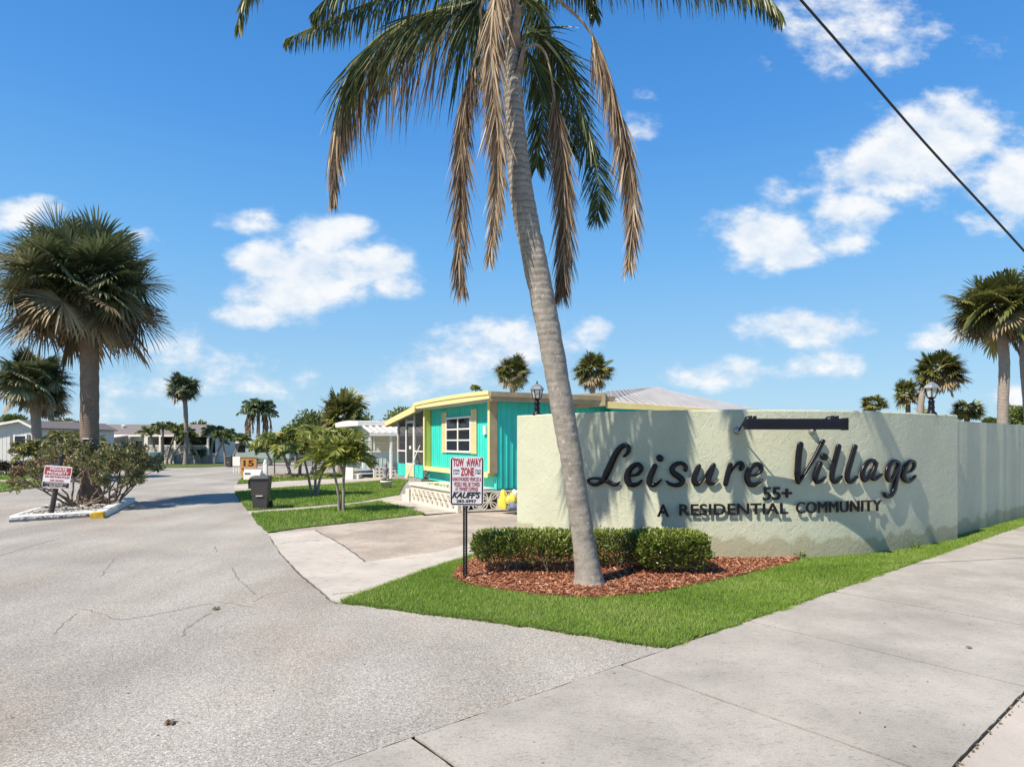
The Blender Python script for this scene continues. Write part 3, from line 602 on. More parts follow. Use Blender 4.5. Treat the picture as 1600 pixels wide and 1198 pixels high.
def stroke(mb, pts, rad, off=.055, depth=.034):
    k = len(pts); P3 = crom([V((*p, r)) for p, r in zip(pts, rad)], 6)
    rows = []; tot = len(P3); NS = 9
    for i, q in enumerate(P3):
        t = (P3[min(i + 1, tot - 1)].to_2d() - P3[max(i - 1, 0)].to_2d()).normalized(); nn = V((-t.y, t.x)); r = q.z
        ring_ = []
        for j in range(NS):
            an = math.pi * j / (NS - 1); c_, s_ = math.cos(an), math.sin(an)
            ring_.append((q.x + nn.x * r * c_, q.y + nn.y * r * c_, off + depth * (s_ ** .7)))
        ring_ += [(q.x - nn.x * r, q.y - nn.y * r, off - .015), (q.x + nn.x * r, q.y + nn.y * r, off - .015)]
        rows.append((ring_, t, r, q))
    def cap(row, sgn):
        ring_, t, r, q = row; out = []
        for f in (.5, .85, 1.0):
            sc_ = math.sqrt(max(0, 1 - f * f)); out.append([(q.x + (x - q.x) * max(sc_, .05) + t.x * r * f * sgn, q.y + (y - q.y) * max(sc_, .05) + t.y * r * f * sgn, d if d < off else off + (d - off) * max(sc_, .2)) for x, y, d in ring_])
        return out
    full = [r_ for r_ in cap(rows[0], -1)[::-1]] + [r_[0] for r_ in rows] + cap(rows[-1], 1)
    ww = [[wallpt(x, y, d) for x, y, d in r_] for r_ in full]; m = len(ww[0])
    n0 = len(mb.v)
    for r_ in ww: mb.v += r_
    for i in range(len(ww) - 1):
        for j in range(m):
            jj = (j + 1) % m; mb.f.append((n0 + i * m + j, n0 + i * m + jj, n0 + (i + 1) * m + jj, n0 + (i + 1) * m + j)); mb.a.append(0.); mb.m.append(0)
    mb.f.append(tuple(n0 + j for j in range(m))); mb.a.append(0.); mb.m.append(0)
    mb.f.append(tuple(n0 + (len(ww) - 1) * m + j for j in range(m))); mb.a.append(0.); mb.m.append(0)
def dot(mb, x, y, r): stroke(mb, [(x - r * .12, y - r * .1), (x, y), (x + r * .12, y + r * .1)], [r * .93, r, r * .93])
def word(strokes, ox, oy, sc, mb):
    for pts, rad in strokes:
        stroke(mb, [(ox + x / sc, oy + y / sc) for x, y in pts], [r / sc * .90 for r in rad])
c1, c2, c3, c4 = (910, 680, 10), (1050, 680, 10), (1225, 680, 11.98), (1320, 680, 10.89)
Lei = [(c1, [([(668, 325), (722, 268), (738, 195), (690, 152), (610, 190), (530, 300), (465, 440), (395, 590), (345, 690), (270, 752), (190, 770), (122, 728), (120, 690), (180, 668), (270, 672), (340, 692), (420, 725), (505, 765), (560, 760), (598, 730)],
              [22, 30, 36, 38, 46, 52, 54, 54, 44, 34, 28, 24, 20, 20, 22, 30, 36, 36, 28, 16])]),
       (c1, [([(770, 628), (850, 615), (915, 560), (930, 500), (880, 452), (800, 480), (735, 560), (712, 660), (740, 745), (810, 772), (890, 748), (938, 700)], [18, 26, 32, 38, 40, 44, 52, 54, 52, 42, 30, 18])]),
       (c1, [([(1140, 480), (1105, 560), (1060, 670), (1055, 740), (1110, 775), (1180, 745), (1238, 690)], [46, 50, 52, 50, 40, 26, 16])]),
       (c2, [([(205, 535), (212, 480), (150, 432), (60, 450), (0, 520), (30, 590), (110, 645), (158, 700), (125, 760), (50, 775), (-30, 755), (-80, 712)], [38, 34, 32, 40, 46, 50, 52, 50, 42, 34, 28, 16])]),
       (c2, [([(410, 480), (370, 570), (335, 680), (355, 750), (420, 750), (490, 660), (555, 550), (620, 460)], [42, 48, 50, 44, 32, 22, 20, 22]), ([(640, 465), (600, 570), (560, 680), (580, 745), (640, 745), (705, 690)], [42, 48, 48, 40, 28, 16])]),
       (c2, [([(900, 460), (865, 580), (825, 755)], [42, 48, 44]), ([(885, 610), (935, 525), (1000, 450), (1062, 428), (1090, 470), (1062, 520)], [14, 18, 26, 34, 36, 38])]),
       (c2, [([(1215, 628), (1300, 612), (1365, 560), (1378, 490), (1325, 445), (1245, 475), (1182, 560), (1160, 655), (1190, 745), (1258, 772), (1338, 735), (1388, 685)], [16, 24, 30, 36, 38, 42, 48, 50, 48, 40, 28, 16])])]
Vil = [(c3, [([(278, 170), (248, 350), (230, 600), (225, 780), (242, 885)], [62, 64, 62, 58, 34]), ([(248, 880), (400, 640), (550, 390), (695, 110)], [24, 32, 38, 44])]),
       (c3, [([(645, 525), (595, 650), (555, 780), (580, 870), (660, 850), (740, 775)], [48, 54, 52, 40, 28, 18])]),
       (c3, [([(985, 205), (930, 430), (870, 680), (868, 820), (930, 872), (1040, 765)], [52, 54, 52, 46, 36, 22])]),
       (c3, [([(1288, 210), (1225, 430), (1155, 680), (1150, 820), (1215, 872), (1325, 770)], [48, 50, 52, 46, 36, 22])]),
       (c4, [([(492, 478), (440, 428), (375, 440), (300, 530), (262, 660), (292, 760), (360, 720), (425, 610), (480, 490)], [34, 36, 40, 42, 42, 40, 26, 20, 22]), ([(485, 490), (455, 600), (430, 710), (470, 745), (580, 660)], [36, 38, 36, 30, 20])]),
       (c4, [([(880, 480), (830, 440), (770, 450), (700, 550), (680, 680), (715, 765), (770, 710), (825, 590), (875, 480)], [34, 34, 38, 42, 42, 38, 26, 20, 22]), ([(880, 490), (850, 650), (822, 820), (790, 950), (725, 1035), (660, 1035), (628, 975)], [34, 36, 36, 36, 32, 28, 24])]),
       (c4, [([(1010, 632), (1085, 600), (1135, 520), (1125, 452), (1065, 440), (995, 530), (962, 650), (975, 740), (1035, 780), (1105, 740), (1150, 685)], [16, 22, 28, 32, 34, 38, 42, 42, 38, 28, 18])])]
for name, wd, dots, lab in (('script_word', Lei, (1031.7, 715.5, 5.6), None), ('script_word', Vil, (1285.2, 713.4, 5.6), None)):
    mb = MB()
    for (o, st) in wd: word(st, *o, mb)
    dot(mb, *dots); mb.build(name, M['letter'], ew, smooth=True)
def wtext(s, x0, x1, yt0, yb0, yt1, yb1, bold, d0=.03, d1=.075, space=1.):
    mb = MB()
    def fn(u, v, w):
        px = x0 + (x1 - x0) * u; yt = yt0 + (yt1 - yt0) * u; yb = yb0 + (yb1 - yb0) * u
        return wallpt(px, yb + (yt - yb) * v, d0 + (d1 - d0) * w)
    put_text(mb, s, fn, bold, space=space); return mb
wtext('55+', 1191.5, 1236.5, 760.5, 781.3, 760.5, 780.3, .022, .004, .03).build('block_letters', M['letter'], ew)
wtext('A', 1028.5, 1046.5, 786.5, 806, 786.5, 806, .024, .10, .14).build('block_letters', M['letter'], ew)
wtext('RESIDENTIAL', 1061, 1229, 786.8, 804.8, 784.6, 802.2, .022, .05, .07, 1.05).build('block_letters', M['letter'], ew)
mb = wtext('COMMUNITY', 1241, 1372, 783.8, 801.6, 780.4, 797.8, .0, .05, .066, 1.06)
m2 = wtext('COMMUNITY', 1242.1, 1373.1, 783.6, 801.4, 780.2, 797.6, .0, .047, .070, 1.06); o = len(mb.v)
mb.v += m2.v; mb.f += [tuple(k + o for k in f) for f in m2.f]; mb.a += m2.a; mb.m += m2.m
mb.build('block_letters', M['letter'], ew)
# ---- sign light on two arms
sl = empty('sign_light', wallpt(1152, 672), 'black bar floodlight on two arms above the lettering', 'light')
xa, xb, yl = 4.31, 6.14, 11.56
b = MB(); z0, z1 = 2.525, 2.725
pr = [(yl - .09, z0), (yl + .09, z0), (yl + .09, z1 - .05), (yl + .03, z1), (yl - .05, z1), (yl - .09, z1 - .04)]
for i in range(len(pr)):
    j = (i + 1) % len(pr); b.quad(V((xa, *pr[i])), V((xb, *pr[i])), V((xb, *pr[j])), V((xa, *pr[j])))
b.poly([V((xb, *p)) for p in pr])
tip = V((xa - .075, yl, (z0 + z1) / 2 - .01))
for i in range(len(pr)): b.tri(V((xa, *pr[i])), V((xa, *pr[(i + 1) % len(pr)])), tip)
b.build('housing', M['black'], sl)
b = MB(); b.box(xb - .03, xb + .012, yl - .1, yl + .1, z0 - .012, z1 + .012); b.build('end_plate', M['black'], sl)
for px, hx in ((1152, xa + .10), (1268, xb - .22)):
    kn = wallpt(px, 673, .04); k2 = MB(); k2.tube([wallpt(px, 673, -.01), wallpt(px, 673, .02), wallpt(px, 673, .06), wallpt(px, 673, .09)], [.075, .075, .06, .03], 12)
    kb_ = k2.build('wall_mount', M['grey'], sl, True)
    b = MB(); b.tube([kn + V((0, -.05, 0)), V((hx - .06, yl + .1, z1 + .03)), V((hx, yl, z1 + .035)), V((hx, yl, z1 - .03))], .016, 8); b.build('arm', M['black'], sl, True)
    b = MB(); b.tube([V((hx - .02, yl - .02, z1 - .02)), V((hx - .02, yl - .02, z1 + .055))], [.045, .03], 8); b.box(hx + .03, hx + .08, yl - .05, yl + .0, z1 - .01, z1 + .05); b.build('bracket', M['black'], sl)
# ---- lanterns on the wall
def lantern(px, label):
    q = wallpt(px, HZ, -.1); c = V((q.x, q.y, WH)); e = empty('wall_lantern', c, label, 'lantern', 'lanterns on the entrance wall')
    b = MB(); b.lathe(c, [(.11, 0), (.11, .02), (.075, .05), (.062, .08), (.062, .13), (.074, .15), (.06, .17), (.06, .26), (.075, .28), (.05, .31), (.04, .33)], 14); b.build('pedestal', M['black'], e, True)
    s = .333
    b = MB(); b.lathe(c, [(.055, s), (.09, s + .03), (.09, s + .045)], 6); b.build('lantern_base', M['black'], e)
    b = MB(); b.tube([c + V((0, 0, s + .047)), c + V((0, 0, s + .235))], [.082, .125], 6, False); b.build('glass', M['clear'], e)
    for k in range(6):
        a = 2 * math.pi * k / 6; d = V((math.cos(a), math.sin(a), 0)); b = MB()
        b.tube([c + d * .088 + V((0, 0, s + .04)), c + d * .133 + V((0, 0, s + .24))], .010, 5); b.build('frame_bar', M['black'], e)
    b = MB(); b.lathe(c, [(.165, s + .237), (.17, s + .25), (.13, s + .31), (.075, s + .355), (.055, s + .365), (.03, s + .385)], 6); b.build('lantern_roof', M['grey'], e)
    b = MB(); b.lathe(c, [(.02, s + .386), (.026, s + .40), (.012, s + .42), (.008, s + .455)], 8); b.build('finial', M['black'], e, True)
    b = MB(); b.lathe(c, [(.02, s + .05), (.032, s + .09), (.032, s + .14), (.012, s + .16)], 8); b.build('bulb', M['signwhite'], e, True)
lantern(834, 'black lantern on the left end of the wall in front of turquoise siding')
lantern(1463, 'black lantern on the right end of the wall against the sky')
# ------------------------------------------------------------------ signs
def bil(c, u, v):   # corners TL TR BR BL, v downwards
    return c[0].lerp(c[1], u).lerp(c[3].lerp(c[2], u), v)
def plane_text(mb, s, c, nrm, u0, u1, v0, v1, d, bold=0., shear=0.):
    put_text(mb, s, lambda u, v, w: bil(c, u0 + (u1 - u0) * u, v1 + (v0 - v1) * v) + nrm * (d + .003 * w), bold, shear)
def round_panel(c, nrm, r, th, d0, inset=0.):
    pts = []; ws = (c[1] - c[0]).length; hs_ = (c[3] - c[0]).length; ru, rv = r / ws, r / hs_; iu, iv = inset / ws, inset / hs_
    for cu, cv, a0 in ((1 - ru - iu, ru + iv, -90), (1 - ru - iu, 1 - rv - iv, 0), (ru + iu, 1 - rv - iv, 90), (ru + iu, ru + iv, 180)):
        for k in range(6):
            a = math.radians(a0 + 18 * k); pts.append((cu + math.cos(a) * ru, cv + math.sin(a) * rv))
    mb = MB(); f = [bil(c, *p) + nrm * (d0 + th) for p in pts]; k_ = [bil(c, *p) + nrm * d0 for p in pts]
    mb.poly(f); mb.poly(k_[::-1])
    for i in range(len(pts)): j = (i + 1) % len(pts); mb.quad(k_[i], k_[j], f[j], f[i])
    return mb
def frame_line(c, nrm, r, inset, w, d):
    a = round_panel(c, nrm, r, 0, d, inset).v; k = len(a) // 2; o = a[:k]; ctr = sum(o, V()) / k
    b_ = round_panel(c, nrm, max(r - w, .005), 0, d, inset + w).v[:k]; mb = MB()
    for i in range(k): j = (i + 1) % k; mb.quad(o[i], o[j], b_[j], b_[i])
    return mb
# tow away sign
YT = 10.38; tb = G(727, 905); ts = empty('tow_away_sign', (tb.x, YT, 0), 'white and red tow away zone sign on a perforated black post', 'sign')
cn = [P(703.4, 711.8, YT), P(756.5, 711.6, YT), P(755.5, 790.4, YT), P(703.2, 789.2, YT)]; nn = V((0, -1, 0))
pan = round_panel(cn, nn, .045, .004, .0).build('sign_panel', M['signwhite'], ts)
frame_line(cn, nn, .04, .012, .021, .0055).build('border', M['flatblack'], pan)
def pu(x): return (x - 160) / 635
def pv(y): return (y - 145) / 930
for s, x0, x1, y0, y1, bo, sh, mm in (('TOW', 213, 415, 192, 345, .035, 0, 'signred'), ('AWAY', 470, 745, 192, 345, .035, 0, 'signred'), ('ZONE', 358, 606, 365, 520, .035, 0, 'signred'),
        ('24 HOURS', 218, 335, 400, 436, .0, 0, 'flatblack'), ('A DAY', 218, 332, 455, 490, .0, 0, 'flatblack'), ('7 DAYS', 625, 735, 400, 436, .0, 0, 'flatblack'), ('A WEEK', 622, 735, 450, 486, .0, 0, 'flatblack'),
        ('UNAUTHORIZED VEHICLES &', 205, 740, 543, 615, .012, 0, 'signred'), ('VESSELS WILL BE TOWED', 230, 718, 636, 714, .012, 0, 'signred'), ("AT OWNER'S EXPENSE", 258, 685, 724, 800, .012, 0, 'signred'),
        ("KAUFF'S", 195, 738, 812, 938, .045, .35, 'flatblack'), ('283-0997', 280, 655, 958, 1018, .03, 0, 'flatblack')):
    mb = MB(); plane_text(mb, s, cn, nn, pu(x0), pu(x1), pv(y0), pv(y1), .005, bo, sh); mb.build('sign_text', M[mm], pan)
for vv in (.13, .905): b = MB(); b.tube([bil(cn, .49, vv) + nn * .004, bil(cn, .49, vv) + nn * .012], [.013, .009], 8); b.build('bolt', M['grey'], pan)
b = MB(); hw = .026; px_ = tb.x + .005
for sx in (-1, 1): b.box(px_ + sx * hw - .010, px_ + sx * hw + .010, YT + .002, YT + .03, -.1, 2.02)
b.box(px_ - hw, px_ - .008, YT + .002, YT + .006, -.1, 2.02); b.box(px_ + .008, px_ + hw, YT + .002, YT + .006, -.1, 2.02)
z = 0.
while z < 2.0: b.box(px_ - .0078, px_ + .0078, YT + .0024, YT + .0056, z, z + .0165); z += .0254
b.build('post', M['flatblack'], ts)
# private property sign
YP = 19.2; ps = empty('private_property_sign', G(79, 803), 'tilted red white and black private property sign on a leaning wooden post', 'sign')
cn = [P(70.3, 726.8, YP), P(113.6, 729.8, YP), P(107.8, 764, YP), P(64.9, 761.3, YP)]
pan = round_panel(cn, nn, .06, .004, .0).build('sign_panel', M['signwhite'], ps)
def band(v0, v1, m, nm, in_=.02):
    mb = MB(); q = [bil(cn, in_, v0), bil(cn, 1 - in_, v0), bil(cn, 1 - in_, v1), bil(cn, in_, v1)]; mb.quad(*[p + nn * .006 for p in q]); mb.build(nm, M[m], pan)
band(.05, .40, 'signred', 'red_band', .03); band(.73, .965, 'flatblack', 'black_band')
for s, u0, u1, v0, v1, bo, mm in (('PRIVATE', .21, .82, .08, .20, .03, 'signwhite'), ('PROPERTY', .12, .90, .235, .36, .03, 'signwhite'), ('NO MOTORCYCLES', .07, .95, .435, .53, .02, 'signred'), ('NO DOGS', .27, .76, .60, .695, .02, 'signred'),
                                  ('UNAUTHORIZED VEHICLES', .10, .90, .75, .80, .012, 'signwhite'), ('WILL BE TOWED', .26, .76, .825, .875, .012, 'signwhite'), ("AT OWNER'S EXPENSE", .15, .87, .90, .95, .012, 'signwhite')):
    mb = MB(); plane_text(mb, s, cn, nn, u0, u1, v0, v1, .008, bo); mb.build('sign_text', M[mm], pan)
b = MB(); b.tube([V((P(78, 803, YP + .12).x, YP + .12, -.1)), P(86, 770, YP + .1), P(96, 712.5, YP + .1)], [.075, .07, .065], 8); b.build('post', M['postwood'], ps)
b = MB(); b.lathe(P(96, 712.5, YP + .1), [(.085, -.06), (.085, .0), (.05, .06), (.01, .075)], 8); b.build('post_cap', M['flatblack'], ps)
# speed board 15
YS = 42.; fs = empty('speed_sign', P(378, 739, YS), 'orange board with the number 15 above the white mailbox', 'sign')
cn = [P(376, 715.5, YS), P(400.5, 715.5, YS), P(400.5, 731, YS), P(376, 731, YS)]
b = MB(); b.box(cn[0].x, cn[1].x, YS, YS + .05, cn[3].z, cn[0].z); pan = b.build('board', M['orange'], fs)
b = MB(); b.box(cn[0].x - .02, cn[1].x + .03, YS - .02, YS + .07, cn[0].z + .003, cn[0].z + .05); b.box(cn[1].x + .003, cn[1].x + .045, YS - .02, YS + .07, cn[3].z, cn[0].z); b.build('trim', M['twig'], pan)
mb = MB(); plane_text(mb, '15', cn, nn, .18, .84, .2, .82, .005, .03); mb.build('sign_text', M['flatblack'], pan)
b = MB(); b.box(cn[0].x - .02, cn[0].x + .15, YS + .055, YS + .16, 0, cn[3].z + .3); b.build('post', M['orange'], fs)
# blank white board further left
YB = 46.; wb = empty('notice_board', P(369, 731, YB), 'small white board on three short legs left of the orange board', 'sign')
cn = [P(363.4, 713, YB), P(375, 713, YB), P(374.6, 727.5, YB), P(363.4, 727.5, YB)]
b = MB(); b.box(cn[0].x, cn[1].x, YB, YB + .04, cn[3].z, cn[0].z); b.build('board', M['white'], wb)
for x in (364.6, 368.6, 373): b = MB(); q = P(x, 733, YB); b.box(q.x - .04, q.x + .04, YB + .045, YB + .09, 0, cn[3].z + .2); b.build('leg', M['dirtywhite'], wb)
# mailbox
YM = 30.5; mbx = empty('mailbox', V((P(390, 0, YM).x, YM, 0)), 'white mailbox on posts behind the dark trash bin', 'mailbox')
x0, x1 = P(383, 740, YM).x, P(409, 740, YM).x; zb, zt = P(0, 748.5, YM).z, P(0, 732, YM).z
b = MB(); prf = [(YM - .2, zb), (YM - .2, zb + .25)] + [(YM - .2 * math.cos(a), zb + .25 + .2 * math.sin(a)) for a in [math.pi * k / 8 for k in range(1, 8)]] + [(YM + .2, zb + .25), (YM + .2, zb)]
for i in range(len(prf)): j = (i + 1) % len(prf); b.quad(V((x0, *prf[i])), V((x1, *prf[i])), V((x1, *prf[j])), V((x0, *prf[j])))
b.poly([V((x0, *p)) for p in prf]); b.poly([V((x1, *p)) for p in prf[::-1]]); bx_ = b.build('box', M['white'], mbx)
b = MB(); b.box(x0 + .06, x0 + .34, YM - .222, YM - .204, zb + .27, zb + .33); b.build('flag', M['flatblack'], bx_)
b = MB(); q = P(390, 0, YM).x; b.box(q - .05, q + .05, YM - .05, YM + .05, -.05, zb - .003); b.build('post', M['flatblack'], mbx)
b = MB(); q = P(411, 0, YM).x; b.box(q - .09, q + .09, YM + .21, YM + .39, -.05, P(0, 724, YM).z); b.lathe(V((q, YM + .3, P(0, 724, YM).z)), [(.11, 0), (.11, .04), (.06, .07), (.09, .12), (.06, .18), (.01, .2)], 8); b.build('post', M['white'], mbx)
# trash bins
def bin_(x, y, s, rz, label, deep=True):
    e = empty('trash_bin', (x, y, 0), label, 'trash bin', 'wheeled trash bins on the verges'); ca, sa = math.cos(rz), math.sin(rz)
    def fr(a, b_, z): a, b_, z = a * s * .86, b_ * s * .86, z * s; return V((x + ca * a - sa * b_, y + sa * a + ca * b_, z))
    b = MB(); lo, hi, zz = .24, .32, (.03, .98)
    def rr(h, z): return [fr(-h, -h, z), fr(h, -h, z), fr(h, h * 1.15, z), fr(-h, h * 1.15, z)]
    b.hexa(rr(.235, .03) + rr(.265, .45)); b.hexa(rr(.272, .452) + rr(.315, .95)); b.box(-.335, .335, -.335, .40, .955, 1.0, fr); b.build('bin_body', M['binp'], e)
    b = MB(); b.hexa([fr(-.35, -.36, 1.002), fr(.35, -.36, 1.002), fr(.35, .42, 1.002), fr(-.35, .42, 1.002), fr(-.28, -.28, 1.07), fr(.28, -.28, 1.07), fr(.28, .34, 1.07), fr(-.28, .34, 1.07)]); b.build('lid', M['binp'], e)
    b = MB(); b.box(-.12, .12, -.30, -.275, .44, .465, fr); b.build('grab_bar', M['whitemetal'], e)
    for sx in (-1, 1): b = MB(); b.tube([fr(sx * .25, .38, .13), fr(sx * .32, .38, .13)], .13 * s, 14); b.build('wheel', M['rubber'], e)
    b = MB(); b.tube([fr(-.26, .42, .97), fr(-.26, .50, .95), fr(.26, .50, .95), fr(.26, .42, .97)], .018 * s, 6); b.build('handle', M['binp'], e)
q = G(406, 796); bin_(q.x, q.y + .1, 1.06, math.radians(9), 'dark trash bin with a grab bar on the verge in front of the mailbox')
q = G(241, 735); bin_(q.x, q.y, 1.05, math.radians(35), 'dark trash bin at the kerb beside the lawn across the road')
q = G(358, 729.5); bin_(q.x, q.y, .95, 0., 'dark trash bin beside the small white board')
# garden lamp post and thin post
e = empty('garden_lamp', G(429, 742), 'thin black garden lamp post on the grass behind the mailbox', 'lamp'); q = G(429, 742)
b = MB(); b.tube([q, q + V((0, 0, 1.75))], [.04, .032], 8); b.build('post', M['flatblack'], e)
b = MB(); b.lathe(q + V((0, 0, 1.753)), [(.05, 0), (.11, .06), (.13, .22), (.15, .24), (.05, .32), (.01, .36)], 8); b.build('lamp_head', M['flatblack'], e)
q = G(420.5, 727); e = empty('garden_post', q, 'slim white post standing on a round base by the far lane', 'post')
b = MB(); b.tube([q + V((0, 0, .1)), q + V((0, 0, 1.25))], .05, 8); b.build('post', M['white'], e); b = MB(); b.lathe(q, [(.28, 0), (.22, .08), (.1, .1)], 10); b.build('base', M['flatblack'], e)
# overhead cable
b = MB(); p0, p1 = V((-5.3, 4, 13.1)), V((13.2, 12.2, 1.5)); a_, c_ = P(1251, 0, 8.), P(1600, 392, 10.)
d = (c_ - a_); pts = [a_ - d * 2.2, a_ - d, a_, a_ + d * .5 + V((0, 0, -.05)), c_, c_ + d, c_ + d * 2.0]; b.tube(crom(pts, 6), .017, 6); tag(b.build('overhead_cable', M['flatblack'], None, True), 'thick black cable slanting down through the sky at right', 'cable')
# ------------------------------------------------------------------ vegetation
def rv(s=1.): return V((R(-1, 1), R(-1, 1), R(-1, 1))) * s
def leaflet(mb, p, d, L, w, g, at, seg=3):
    d = d.normalized(); side = d.cross(rv() + V((0, 0, .3)));
    if side.length < .05: side = V((1, 0, 0))
    side.normalize(); pl, pr_ = p - side * w * .3, p + side * w * .3
    for i in range(seg):
        d = (d + V((0, 0, -g))).normalized(); p = p + d * (L / seg); ww = w * (.5 if i < seg - 2 else (.42 if i < seg - 1 else .04))
        nl, nr = p - side * ww, p + side * ww; mb.quad(pl, pr_, nr, nl, at); pl, pr_ = nl, nr
def feather(mb, stalk, path, L0, L1, n, hang, w, v0=0., v1=1., t0=.08, sides=(1, -1), g=.25, clump=0., sr=(.03, .006), fwd=.6, deadtip=None, deadmb=None):
    q = crom(path, 8); k = len(q); rad = [sr[0] + (sr[1] - sr[0]) * i / (k - 1) for i in range(k)]
    stalk.tube(q, rad, 5)
    for i in range(n):
        t = t0 + (1 - t0) * (i + R(-.4, .4)) / n; t = min(max(t, 0), .999); f = t * (k - 1); j = int(f); p = q[j].lerp(q[min(j + 1, k - 1)], f - j)
        tg = (q[min(j + 1, k - 1)] - q[max(j - 1, 0)]).normalized(); s = tg.cross(V((0, 0, 1)))
        if s.length < .25: s = tg.cross(V((.3, 1, 0)))
        s.normalize(); upv = s.cross(tg)
        tt = (t - t0) / (1 - t0); L = (L0 + (L1 - L0) * tt) * (1 - .35 * abs(2 * tt - .9) ** 2) * (R(.8, 1.15) if hang < .7 else R(.45, 1.25))
        for sg in sides:
            d = s * sg * (1 - .3 * R(0, 1)) + tg * fwd * R(.7, 1.2) + upv * R(-.45, .5)
            hg = .85 if (deadtip is not None and t > deadtip) else hang
            d = d.normalized() * (1 - hg) + V((R(-.12, .12), R(-.12, .12), -1)) * hg + rv(.09)
            tgt = deadmb if (deadtip is not None and (t > deadtip or (sg == 1 and t > deadtip * .3 and R(0, 1) < .9))) else mb
            leaflet(tgt, p, d, L, w * R(.7, 1.2), g * R(.6, 1.4), v0 + (v1 - v0) * min(1, max(0, R(0, 1) ** 1.5 + clump * math.sin(t * 40))), 3)
# ---- the queen palm
YQ = 10.0
tr = [(922, 918, 18), (919, 892, 18), (908.5, 820, 17.2), (894, 721, 17.2), (875, 616, 18.3), (856, 510, 18.5), (835, 405, 19.5), (816, 318, 19), (806, 220, 16.5), (801, 120, 14), (799, 40, 13.5), (797, -30, 12)]
qp = empty('queen_palm', G(922, 915.5), 'tall leaning grey palm with drooping brown fronds in front of the lettered wall', 'palm')
PT = [P(x, y, YQ + .25 * (1 - i / 13) * 0) for i, (x, y, r) in enumerate(tr)]; RD = [r * YQ / F for x, y, r in tr]
zs_ = [p.z for p in PT]; rt = random.Random(2); b = MB(); pp, rr = [], []
def trunk_at(z):
    for i in range(len(zs_) - 1):
        if z <= zs_[i + 1] or i == len(zs_) - 2: break
    t = min(1, max(0, (z - zs_[i]) / (zs_[i + 1] - zs_[i]))); return PT[i].x + (PT[i + 1].x - PT[i].x) * t, RD[i] + (RD[i + 1] - RD[i]) * t
NZ = 330; NA = 40; z1_ = zs_[-1]
for i in range(NZ + 1):
    z = -.05 + (z1_ + .05) * (i / NZ) ** 1.15; xs = [trunk_at(z + k * .12) for k in (-3, -2, -1, 0, 1, 2, 3)]; x = sum(q[0] for q in xs) / 7; r0 = sum(q[1] for q in xs) / 7
    if z < 1.3: r0 = (.1755 + .098 * math.exp(-max(z, 0) / .27)) * (1 - max(0, (z - .9) / .4)) + r0 * max(0, (z - .9) / .4) if z > .9 else .1755 + .098 * math.exp(-max(z, 0) / .27)
    pp.append(V((x, YQ + .03 * math.sin(z * .9), z))); rr.append(r0)
b.tube(pp, rr, NA)
for i in range(NZ + 1):
    z = pp[i].z; ring = .5 + .5 * min(1, max(0, (z - 2.5) / 3.5)); ph = z * 11 + 2.0 * mnoise.noise(V((0, 0, z * 1.3)))
    sc_ = -(abs(math.sin(ph)) ** 14) * .010 * ring; foot = max(0, 1 - max(z, 0) / .32)
    for j in range(NA):
        k = i * NA + j; v_ = b.v[k]; d = (v_ - pp[i]); dn = d.normalized(); an = math.atan2(dn.y, dn.x)
        w = .012 * mnoise.noise(v_ * 3.1) + .007 * mnoise.noise(v_ * 9.0) + .004 * mnoise.noise(v_ * 24.0) + sc_ * (.6 + .8 * mnoise.noise(v_ * 4.0 + V((5, 0, 0))))
        w += foot * (.014 * mnoise.noise(V((an * 6, 3, z * 4))) + .012 * mnoise.noise(V((an * 14, 7, z * 7))) + .012 * mnoise.noise(v_ * 16))
        b.v[k] = v_ + dn * w
trunk = b.build('trunk', M['qtrunk'], qp, True)
hub = P(799, 40, YQ)
# old leaf bases round the top of the trunk
b = MB()
for k in range(16):
    a = k * 2.4; z = R(-.9, .5); r0 = .13; p = hub + V((math.cos(a) * r0, math.sin(a) * r0, z)); d = V((math.cos(a) * .25, math.sin(a) * .25, 1)) * R(.3, .6)
    w = V((-math.sin(a), math.cos(a), 0)) * .09
    b.quad(p - w, p + w, p + d + w * .5, p + d - w * .5); b.quad(p - w * .9 - V((math.cos(a), math.sin(a), 0)) * .03, p + d - w * .4, p + d + w * .4, p + w * .9)
b.build('leaf_bases', M['boots'], qp)
def frond(pts, kind, L0, L1, n, hang, w, label=None, deps=None, t0=.1, sides=(1, -1), g=.22, sr=(.028, .007), stm='gstalk', deadtip=None, fwd=.6, v=(0, 1)):
    path = [P(x, y, YQ + d) for x, y, d in pts]; mb, st, dm = MB(), MB(), MB()
    feather(mb, st, path, L0, L1, n, hang, w, v[0], v[1], t0, sides, g, .15, sr, fwd, deadtip, dm)
    mb.cur = 0; o = len(mb.v); m2 = 1
    mb.v += st.v; mb.f += [tuple(i + o for i in f) for f in st.f]; mb.a += st.a; mb.m += [1] * len(st.f)
    mats = [M['deadq'] if kind == 'dead' else M['queen'], M[stm]]
    if dm.v: o = len(mb.v); mb.v += dm.v; mb.f += [tuple(i + o for i in f) for f in dm.f]; mb.a += dm.a; mb.m += [2] * len(dm.f); mats.append(M['deadq'])
    fo = mb.build('frond', mats, qp, fix=False)
    if label: fo['label'] = label
    return fo
DL = 'dry brown hanging frond'
